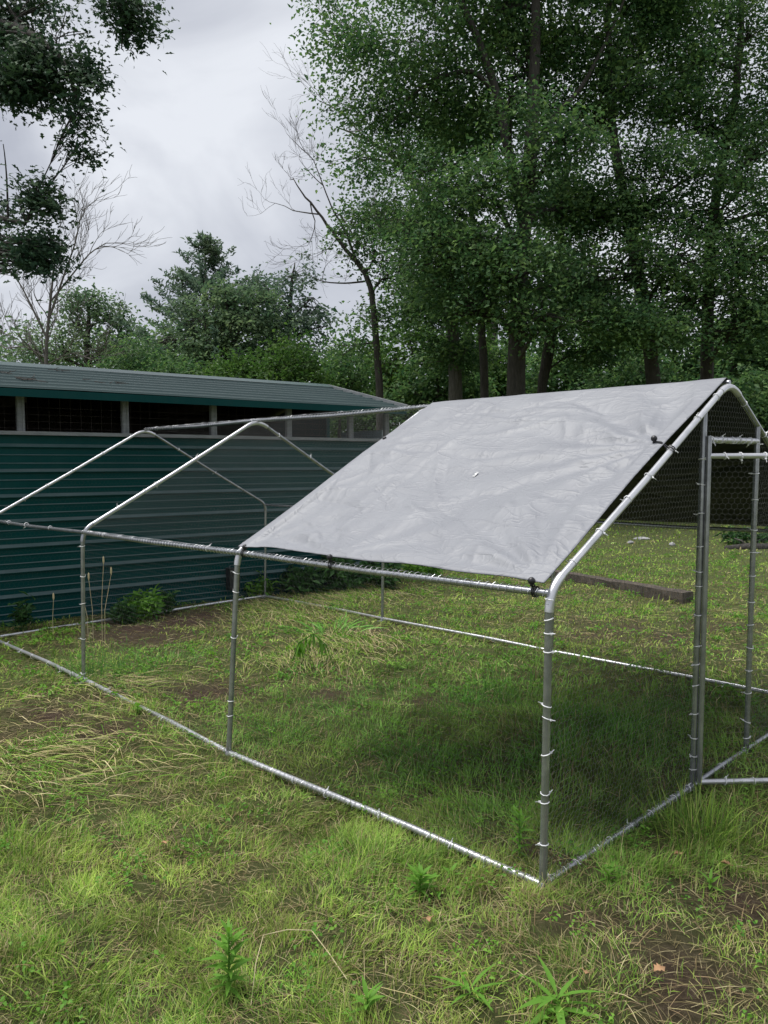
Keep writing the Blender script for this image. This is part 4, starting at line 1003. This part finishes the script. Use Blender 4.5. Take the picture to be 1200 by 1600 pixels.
def build_grass():
    rs = np.random.RandomState(2024); parts3 = []; parts2 = []
    def emit(x, y, wide, seg3, kind):
        n = len(x); so = soil_amt(x, y); st, sa = straw_amt(x, y); lu = lush_amt(x, y)
        clump = fnoise(x, y, .16); big = fnoise(x+5, y-3, .8)
        keep = rs.uniform(0, 1, n) > np.clip(so*(1.05 if kind != 'dry' else .35), 0, .93)
        keep &= ~in_barn(x, y)
        if kind == 'dry': keep &= rs.uniform(0, 1, n) > .75*lu
        if kind == 'green': keep &= rs.uniform(0, 1, n) < np.clip(.62+.45*clump+.15*big-.35*st, .08, 1)
        x, y, so, st, sa, lu, clump, big = [q[keep] for q in (x, y, so, st, sa, lu, clump, big)]; n = len(x)
        P = np.stack([x, y, gz(x, y)-.004], -1)
        th = rs.uniform(0, 2*math.pi, n)*.55 + 1.9*fnoise(x, y, .55)
        if kind == 'green':
            L = rs.gamma(6, .0088, n)*(1+.35*np.clip(clump, -1, 1.4)+.55*lu+.16*big); lean = np.clip(rs.normal(.52, .26, n)-.12*lu, 0, 1)
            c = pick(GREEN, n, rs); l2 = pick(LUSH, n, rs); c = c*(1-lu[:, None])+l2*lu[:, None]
            yel = np.clip(.35+.5*fnoise(x-4, y+8, .5), 0, 1)[:, None]; c = c*(1-yel*.30)+yel*.30*np.array([.34, .34, .085])
            c = 1.15*c*np.clip(1+.40*fnoise(x*1.0+3, y+1, .22)+.2*fnoise(x, y+7, .7), .55, 1.6)[:, None]
            dry = rs.uniform(0, 1, n) < (.09+.25*st+.10*np.clip(fnoise(x+1, y+4, .4), 0, 1)); c[dry] = pick(DRY, dry.sum(), rs)*.9
            Wd = wide*rs.uniform(.6, 1.25, n)*.0034
        elif kind == 'dry':
            L = rs.gamma(5, .018, n); lean = np.clip(rs.normal(.93, .08, n), .6, 1.0)
            c = pick(DRY, n, rs)*rs.uniform(.35, 1.1, (n, 1)); Wd = wide*rs.uniform(.5, 1.1, n)*.0026; P[:, 2] += rs.uniform(0, .022, n)
        else:   # long flopped grass combed by trampling
            th = sa+rs.normal(0, .38, n)+.5*fnoise(x, y, .4); L = rs.uniform(.12, .32, n); lean = np.clip(rs.normal(.84, .10, n), .5, 1)
            c = pick(np.concatenate([GREEN, DRY[:3], DRY[1:3]]), n, rs)*1.05; Wd = wide*rs.uniform(.7, 1.2, n)*.0036; P[:, 2] += rs.uniform(0, .04, n)
        (parts3 if seg3 else parts2).append(blades(P, L, Wd, th, lean, c, seg3, rs))
    x, y, r = field(1.75, 3.4, 15500, rs); emit(x, y, .78, True, 'green')
    x, y, r = field(1.75, 3.6, 15000, rs); emit(x, y, .70, False, 'green')
    x, y, r = field(3.4, 5.4, 7400, rs); emit(x, y, 1.0, True, 'green')
    x, y, r = field(5.4, 9.0, 2600, rs); emit(x, y, 2.0, False, 'green')
    x, y, r = field(9.0, 14., 650, rs, .1); emit(x, y, 3.6, False, 'green')
    x, y, r = field(14., 22., 160, rs, .1); emit(x, y, 7.0, False, 'green')
    x, y, r = field(1.75, 3.4, 2300, rs); emit(x, y, .75, False, 'dry')
    x, y, r = field(3.4, 6.0, 1500, rs); emit(x, y, .95, False, 'dry')
    x, y, r = field(6.0, 11., 380, rs); emit(x, y, 2.0, False, 'dry')
    # either side of the view, so that the lawn goes on past the frame
    half = math.atan(600/FPX)+.15
    for lo, hi, dn, wd in ((1.0, 4.5, 3600, 1.7), (4.5, 9.0, 1100, 2.6)):
        n = int(dn*.62*(hi*hi-lo*lo)); r = np.sqrt(rs.uniform(lo*lo, hi*hi, n)); an = YAW+rs.choice([-1, 1], n)*(half+rs.uniform(0, .62, n))
        emit(CAM[0]+r*np.cos(an), CAM[1]+r*np.sin(an), wd, False, 'green')
    # trampled long grass
    for p, rad, an in STRAWP[:5]+STRAWP[6:7]:
        if True:
            n = int(800*rad*rad*3.1); q = rs.normal(0, rad*.55, (n, 2)); emit(p[0]+q[:, 0], p[1]+q[:, 1], 1.2, True, 'flop')
    V0, F0, o0 = [], [], 0
    for lo, hi, dn, sz in ((1.8, 5, 420, .016), (5, 14, 260, .026)):
        x, y, r = field(lo, hi, dn, rs, .1); k = (fnoise(x+2, y-6, .3)+.5*fnoise(x, y, .9) > .35) & ~in_barn(x, y) & (soil_amt(x, y) < .6); x, y = x[k], y[k]
        x = np.repeat(x, 3)+rs.normal(0, sz*.5, len(x)*3); y = np.repeat(y, 3)+rs.normal(0, sz*.5, len(y)*3)
        v, f = leaf_geo(np.stack([x, y, gz(x, y)+rs.uniform(.02, .055, len(x))], -1), sz, sz*.85, rs, droop=.05, flat=.5); V0.append(v); F0.append(f+o0); o0 += len(v)
    ob = link('clover', fast_mesh('clover', np.concatenate(V0), np.concatenate(F0), M['weed'])); tag(ob, 'patches of small clover leaves in the lawn', 'clover', kind='stuff')
    for parts, nm in ((parts3, 'grass'), (parts2, 'short_grass')):
        V, F, C_, o = [], [], [], 0
        for v, f, c in parts: V.append(v); F.append(f+o); C_.append(c); o += len(v)
        ob = link(nm, fast_mesh(nm, np.concatenate(V), np.concatenate(F), M['grass'], np.concatenate(C_)))
        tag(ob, 'uneven green and straw coloured lawn grass around the run' if nm == 'grass' else 'short far lawn grass and dry thatch', 'grass', kind='stuff')
build_grass()

# ------------------------------------------------------------------ tufts, weeds, small things
def tuft(u, v, n, L, lab, pal=GREEN, spread=.07, seed=0, lean=.35, w=.004, off=(0, 0, 0)):
    rs = np.random.RandomState(seed); b = GP(u, v); o_ = rs.normal(0, spread, (n, 2)); P = np.stack([o_[:, 0], o_[:, 1], gz(b[0]+o_[:, 0], b[1]+o_[:, 1])-b[2]-.004], -1)
    th = np.arctan2(o_[:, 1], o_[:, 0])+rs.normal(0, .7, n); V, F, c = blades(P, L*rs.uniform(.5, 1.15, n), w*rs.uniform(.6, 1.2, n), th, np.clip(rs.normal(lean, .18, n), 0, .95), pick(pal, n, rs), True, rs)
    t = empty('grass_tuft', b, lab, 'grass tuft', 'taller grass tufts')
    o = link('blades', fast_mesh('blades', V, F, M['grass'], c), t); o['kind'] = 'stuff'; return t
tuft(1095, 1310, 420, .22, 'big soft grass tuft outside the run below the open door', GREEN*1.0, .12, 1, .3)
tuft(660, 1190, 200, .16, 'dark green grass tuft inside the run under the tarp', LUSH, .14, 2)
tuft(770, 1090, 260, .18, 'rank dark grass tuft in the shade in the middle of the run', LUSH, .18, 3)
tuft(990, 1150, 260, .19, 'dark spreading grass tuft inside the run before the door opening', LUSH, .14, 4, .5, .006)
tuft(150, 1050, 260, .28, 'tall grey green grass tuft at the foot of the third post', LUSH*1.2, .16, 5, .2)
tuft(250, 1035, 260, .22, 'wide green grass tuft inside the uncovered bay', LUSH*1.3, .22, 6, .45)
tuft(25, 1330, 160, .15, 'upright bright grass tuft in the open lawn at the left', GREEN*1.1, .09, 7, .3)
tuft(330, 1330, 140, .13, 'bright grass tuft on the lawn outside the second post', GREEN*1.1, .08, 8, .35)
tuft(560, 1350, 160, .12, 'yellow green grass tuft outside the long base rail', GREEN*1.2, .09, 9, .4)
tuft(430, 1150, 160, .17, 'green grass tuft just inside the second post', LUSH*1.1, .12, 10, .4)
tuft(120, 1540, 160, .13, 'ragged grass tuft in the lawn beside the leafy weed', GREEN*1.1, .1, 12, .4)
tuft(880, 1180, 180, .17, 'dark grass tuft inside the run behind the near corner post', LUSH, .12, 13, .4)
tuft(700, 1370, 120, .11, 'low grass tuft against the long base rail near the corner', GREEN, .08, 14, .4)
tuft(520, 990, 60, .30, 'clump of coarse broad grass blades lying over in the trampled hay', LUSH*1.5, .12, 15, .7, .016)

def leaf_mesh(name, L, Wd, m, notch=False, curl=.25):
    xs = np.array([0, .12, .32, .55, .78, 1.0]); ws = np.array([.08, .55, 1.0, .85, .48, 0.02]) if not notch else np.array([.08, .8, .55, .95, .45, .02])
    V = []; F = []
    for x, w in zip(xs, ws):
        z = -curl*L*x*x; V += [(L*x, -Wd/2*w, z+.12*Wd*w), (L*x, 0, z), (L*x, Wd/2*w, z+.12*Wd*w)]
    for i in range(5):
        a = i*3; F += [(a, a+3, a+4, a+1), (a+1, a+4, a+5, a+2)]
    me = bpy.data.meshes.new(name); me.from_pydata(V, [], F); me.materials.append(m); me.polygons.foreach_set('use_smooth', [True]*len(F)); me.update(); return me
LM = {}
def weed(u, v, H, n, L, Wd, lab, m='weed', seed=0, top=.5, rosette=False, notch=False, name='leafy_weed', pos=None, cat='weed', group=None, elev=(.2, .9), leanv=(0, 0)):
    rs = random.Random(seed); b = GP(u, v) if pos is None else np.asarray(pos)
    t = empty(name, b, lab, cat, group)
    me = LM.setdefault((L, Wd, m, notch), leaf_mesh('leaf', L, Wd, M[m], notch))
    mb = MB(); lx, ly = leanv[0]+rs.uniform(-.06, .06), leanv[1]+rs.uniform(-.06, .06)
    if H > .02: mb.tube([(0, 0, -.015), (lx*H*.4, ly*H*.4, H*.5), (lx*H, ly*H, H)], [.0035+.004*H, .003+.003*H, .0015], 6); mb.build('stem', M[m], t)
    for i in range(n):
        f = (i+1)/n; o = link('leaf', me, t); z = H*(.12+.88*f) if not rosette else .008+.004*i
        sc = rs.uniform(.75, 1.15)*(1-.45*abs(f-.55)); el = elev[0]+(elev[1]-elev[0])*f+rs.uniform(-.15, .15)
        o.location = (lx*z*f, ly*z*f, z); o.rotation_euler = (rs.uniform(-.3, .3), -el, i*2.4+rs.uniform(-.4, .4)); o.scale = (sc, sc, sc)
    return t
weed(358, 1548, .19, 40, .085, .019, 'bright lance leaved weed standing upright in the open lawn', seed=1)
weed(655, 1405, .09, 26, .075, .019, 'bright green rosette weed outside the long base rail near the corner', seed=2)
weed(812, 1345, .18, 24, .07, .018, 'upright leafy weed just inside the near corner post', seed=3)
weed(575, 1580, .05, 12, .07, .016, 'small leafy weed in the lawn near the straw stalk', seed=4)
weed(870, 1585, .01, 11, .16, .022, 'flat rosette of long narrow plantain leaves on bare soil', m='weed', seed=5, rosette=True, elev=(.1, .45))
weed(735, 1560, .01, 8, .13, .016, 'flat star of long narrow leaves in thin grass', seed=6, rosette=True, elev=(.15, .5))
weed(1110, 1395, .03, 7, .07, .018, 'small low weed beside the pale dead leaf', seed=7)
weed(215, 1120, .05, 6, .05, .05, 'round leaved weed beside the base rail in the uncovered bay', seed=8)
weed(705, 1380, .04, 8, .05, .018, 'tiny sprout against the base rail', seed=9)
weed(950, 1390, .03, 9, .075, .014, 'sprawling narrow leaved weed outside the gable base rail', seed=19)
def bush(u, v, wpx, hpx, n, L, Wd, lab, m, seed, dz=0.0):
    rs = np.random.RandomState(seed); b = GP(u, v); D_ = (b-CAM) @ _f; k = D_/FPX; w, h = wpx*k/2, hpx*k
    t = empty('bushy_weed', b, lab, 'plant', 'weeds along the barn'); mb = MB(); P = []
    for i in range(max(5, n//28)):
        a = rs.uniform(0, 6.28); q = rs.uniform(.1, 1)**.6; tip = np.array([math.cos(a)*w*q, math.sin(a)*w*q*.7, h*(1.05-.55*q*q)*rs.uniform(.7, 1.1)])
        mb.tube([np.array([tip[0]*.3, tip[1]*.3, -.01]), tip*np.array([.6, .6, .6]), tip], [.005, .004, .002], 5); f = rs.uniform(.35, 1.05, 28)[:, None]
        P.append(np.array([tip[0]*.3, tip[1]*.3, 0])*(1-f)+tip*f+rs.normal(0, .03, (28, 3)))
    P = np.concatenate(P); P[:, 2] = np.maximum(P[:, 2], .01); V, F = leaf_geo(P, L, Wd, rs, droop=.0)
    o = link('foliage', fast_mesh('foliage', V, F, M[m]), t); o['kind'] = 'stuff'; mb.build('stem', M[m], t)
bush(228, 966, 66, 42, 420, .085, .034, 'bushy fern-like weed growing against the barn wall between two posts', 'weed', 1)
bush(196, 975, 45, 34, 200, .075, .032, 'smaller bushy weed left of the fern-like weed by the wall', 'weed_dark', 2)
bush(38, 990, 40, 48, 160, .08, .04, 'leafy dark weed against the barn wall near the far corner of the base rail', 'weed_dark', 3)
bush(262, 958, 40, 40, 180, .075, .034, 'low weed by the barn wall below the black box', 'weed_dark', 4)
bush(405, 932, 70, 30, 260, .09, .04, 'low leafy weed at the foot of the far back post', 'weed', 5)
bush(470, 928, 90, 45, 420, .11, .05, 'low dark shrub against the barn wall end', 'weed_dark', 6)
bush(530, 922, 110, 62, 620, .12, .055, 'widest dark leafy shrub beyond the barn corner', 'weed_dark', 7)
bush(600, 918, 90, 50, 420, .11, .05, 'dark leafy shrub right of the widest shrub', 'weed_dark', 8)
bush(660, 905, 80, 30, 260, .10, .045, 'leafy weed patch beyond the back rail under the tarp hem', 'weed', 9)
bush(1150, 852, 60, 26, 260, .11, .05, 'dark weeds round the fallen log at the far lawn edge', 'weed_dark', 21)
bush(1205, 852, 60, 26, 260, .11, .05, 'dark weeds past the end of the fallen log', 'weed_dark', 22)
# bent coarse plant with hanging leaves
def drooper():
    b = GP(455, 1040); t = empty('drooping_plant', b, 'tall coarse plant bent over with limp hanging leaves in the uncovered bay', 'plant'); rs = random.Random(8)
    e = (GP(520, 1045)-b); mb = MB(); pts = [np.zeros(3), e*.2+[0, 0, .18], e*.55+[0, 0, .26], e*.85+[0, 0, .18], e+[0, 0, .03]]; mb.tube(pts, [.006, .006, .005, .004, .002], 6); mb.build('stem', M['weed'], t)
    me = leaf_mesh('leaf', .17, .028, M['weed'], curl=.15)
    for i in range(26):
        f = rs.uniform(.2, 1); k = min(int(f*4), 3); p = pts[k]+(pts[k+1]-pts[k])*(f*4-k); o = link('leaf', me, t); o.location = tuple(p); o.rotation_euler = (0, rs.uniform(.7, 1.35), rs.uniform(0, 6.28)); s = rs.uniform(.6, 1.1); o.scale = (s, s, s)
drooper()
# thin seed stalks by the third post
for k, (u, v, H, dx, lab) in enumerate([(160, 1005, .72, .02, 'tallest thin seed stalk by the third post before the barn wall'), (146, 1000, .56, -.02, 'thin pale seed stalk with two heads beside the third post'), (138, 1000, .42, -.03, 'short thin seed stalk nearest the third post'), (83, 995, .34, .01, 'short thin seed stalk with brown head left of the third post'), (164, 1010, .64, .05, 'slightly leaning thin seed stalk beside the tallest one')]):
    b = GP(u, v); t = empty('seed_stalk', b, lab, 'plant', 'seed stalks by the barn'); mb = MB(); mb.tube([(0, 0, 0), (dx*.3, 0, H*.5), (dx, dx, H)], [.003, .0025, .0018], 5); mb.build('stem', M['straw'], t)
    mb = MB(); mb.tube([(dx, dx, H-.01), (dx, dx, H+.012), (dx, dx, H+.045), (dx, dx, H+.06)], [.003, .009, .008, .002], 6); mb.build('seed_head', M['straw'], t)
# dead leaves
def dead_leaf(u, v, L, lab, rz, seed):
    rs = np.random.RandomState(seed); b = GP(u, v); out = [(0, 0), (.2, .18), (.3, .38), (.45, .24), (.6, .46), (.75, .2), (1, 0), (.75, -.22), (.6, -.44), (.45, -.2), (.3, -.36), (.2, -.16)]
    mb = MB(); V = [(L*(x-.5), L*y*.9, L*(.25*abs(y)+.10*math.sin(6*x))+rs.uniform(0, .004)) for x, y in out]+[(0, 0, .0)]
    n = len(out); T_ = .0012
    V2 = [(x, y, z-T_) for x, y, z in V]
    mb.add(V+V2, [(n, i, (i+1) % n) for i in range(n)]+[(2*n+1, n+1+(i+1) % n, n+1+i) for i in range(n)]+[(i, n+1+i, n+1+(i+1) % n, (i+1) % n) for i in range(n)])
    o = mb.build('dead_leaf', M['dead_leaf'], None, True); o.location = tuple(b+[0, 0, .035]); o.rotation_euler = (rs.uniform(-.25, .25), rs.uniform(-.25, .25), rz); tag(o, lab, 'leaf', 'dead leaves')
dead_leaf(670, 1450, .062, 'orange brown dead oak leaf lying in the grass outside the long base rail', 2.4, 1)
dead_leaf(1136, 1366, .05, 'tan dead leaf lying upright beside the grass tuft under the door', .4, 2)
dead_leaf(1030, 1545, .045, 'pale pinkish dead leaf on the bare soil patch', 1.2, 3)
dead_leaf(915, 1548, .04, 'small curled dead leaf beside the plantain rosette', 2.0, 4)
dead_leaf(1060, 1350, .04, 'small pale dead leaf near the tan one below the gable rail', .9, 5)
dead_leaf(258, 1335, .045, 'narrow reddish dead leaf in the open lawn', 2.9, 6)
# bent straw stalk
b0 = GP(392, 1568); pts = [GP(u, v)-b0+np.array([0, 0, h]) for u, v, h in [(392, 1568, .01), (400, 1525, .05), (412, 1492, .075), (450, 1482, .07), (487, 1480, .06), (515, 1510, .04), (542, 1540, .02)]]
mb = MB(); mb.tube(pts, .0014, 6); o = mb.build('straw_stalk', M['straw']); o.location = tuple(b0); tag(o, 'long pale straw stalk bent twice lying over the lawn grass', 'straw')
# old timber
pA, pB = GP(1066, 942), GP(872, 908)
d = pB-pA; d[2] = 0; d /= np.linalg.norm(d); pB = pA+d*2.5; side = np.array([-d[1], d[0], 0]); side = side if side @ (pA-CAM) > 0 else -side
mb = MB(); nseg = 14; rs = np.random.RandomState(3); hh, ww = .145, .19; sect = [(0, 0), (0, .5), (0.03, 1), (.5, 1.02), (.97, 1), (1, .5), (1, 0)]
for i in range(nseg+1):
    f = i/nseg; c = pA+d*2.5*f
    mb.v += [tuple(c+side*(ww*a+rs.normal(0, .004))+np.array([0, 0, hh*b_-.02+rs.normal(0, .004)])) for a, b_ in sect]
k = len(sect)
for i in range(nseg):
    for j in range(k): mb.f.append((i*k+j, i*k+(j+1) % k, (i+1)*k+(j+1) % k, (i+1)*k+j)); mb.m.append(0)
mb.f += [tuple(reversed(range(k))), tuple(nseg*k+j for j in range(k))]; mb.m += [0, 0]
o = mb.build('timber_beam', M['timber']); tag(o, 'old weathered square timber lying in the grass behind the run', 'timber')
# stones
def stone(u, v, r, lab, seed):
    rs = np.random.RandomState(seed); b = GP(u, v); mb = MB(); n, m_ = 14, 8; ph = rs.uniform(0, 6, 6); vs = []
    for j in range(m_+1):
        for i in range(n):
            a, e = 2*math.pi*i/n, math.pi*j/m_-math.pi/2; q = 1+.18*math.sin(2*a+ph[0])+.12*math.sin(3*a+2*e+ph[1])+.1*math.sin(5*a-3*e+ph[2])
            vs.append((r[0]*q*math.cos(e)*math.cos(a), r[1]*q*math.cos(e)*math.sin(a), r[2]*q*math.sin(e)+r[2]*.5))
    mb.add(vs, [(j*n+i, j*n+(i+1) % n, (j+1)*n+(i+1) % n, (j+1)*n+i) for j in range(m_) for i in range(n)]); o = mb.build('stone', M['stone'], None, True); o.location = tuple(b); o.rotation_euler = (0, 0, seed); tag(o, lab, 'stone', 'stones in the back lawn')
stone(1003, 842, (.15, .10, .035), 'flat grey stone in the back lawn beyond the timber', 1)
stone(985, 849, (.09, .06, .03), 'small white stone touching the flat grey one', 2)
stone(1050, 852, (.07, .05, .04), 'lone white stone in the back lawn near the door post', 3)
# brush log at the far edge of the lawn
b = GP(1165, 858)-np.array([0, 0, .05]); mb = MB(); dirv = np.array([_r[0], _r[1], 0]); mb.tube([-dirv*.35+[0, 0, .05], [0, 0, .08], dirv*.5+[0, 0, .07], dirv*1.2+[0, 0, .06]], [.06, .08, .075, .06], 9)
t = empty('fallen_log', b, 'dark fallen log at the far edge of the lawn behind the door', 'log'); mb.build('log', M['bark'], t, True)
mb = MB(); mb.tube([np.array([0, 0, .12]), -dirv*.08+[0, 0, .2], -dirv*.2+[0, 0, .24]], [.02, .015, .008], 6); mb.build('branch_stub', M['bark_pale'], t, True)
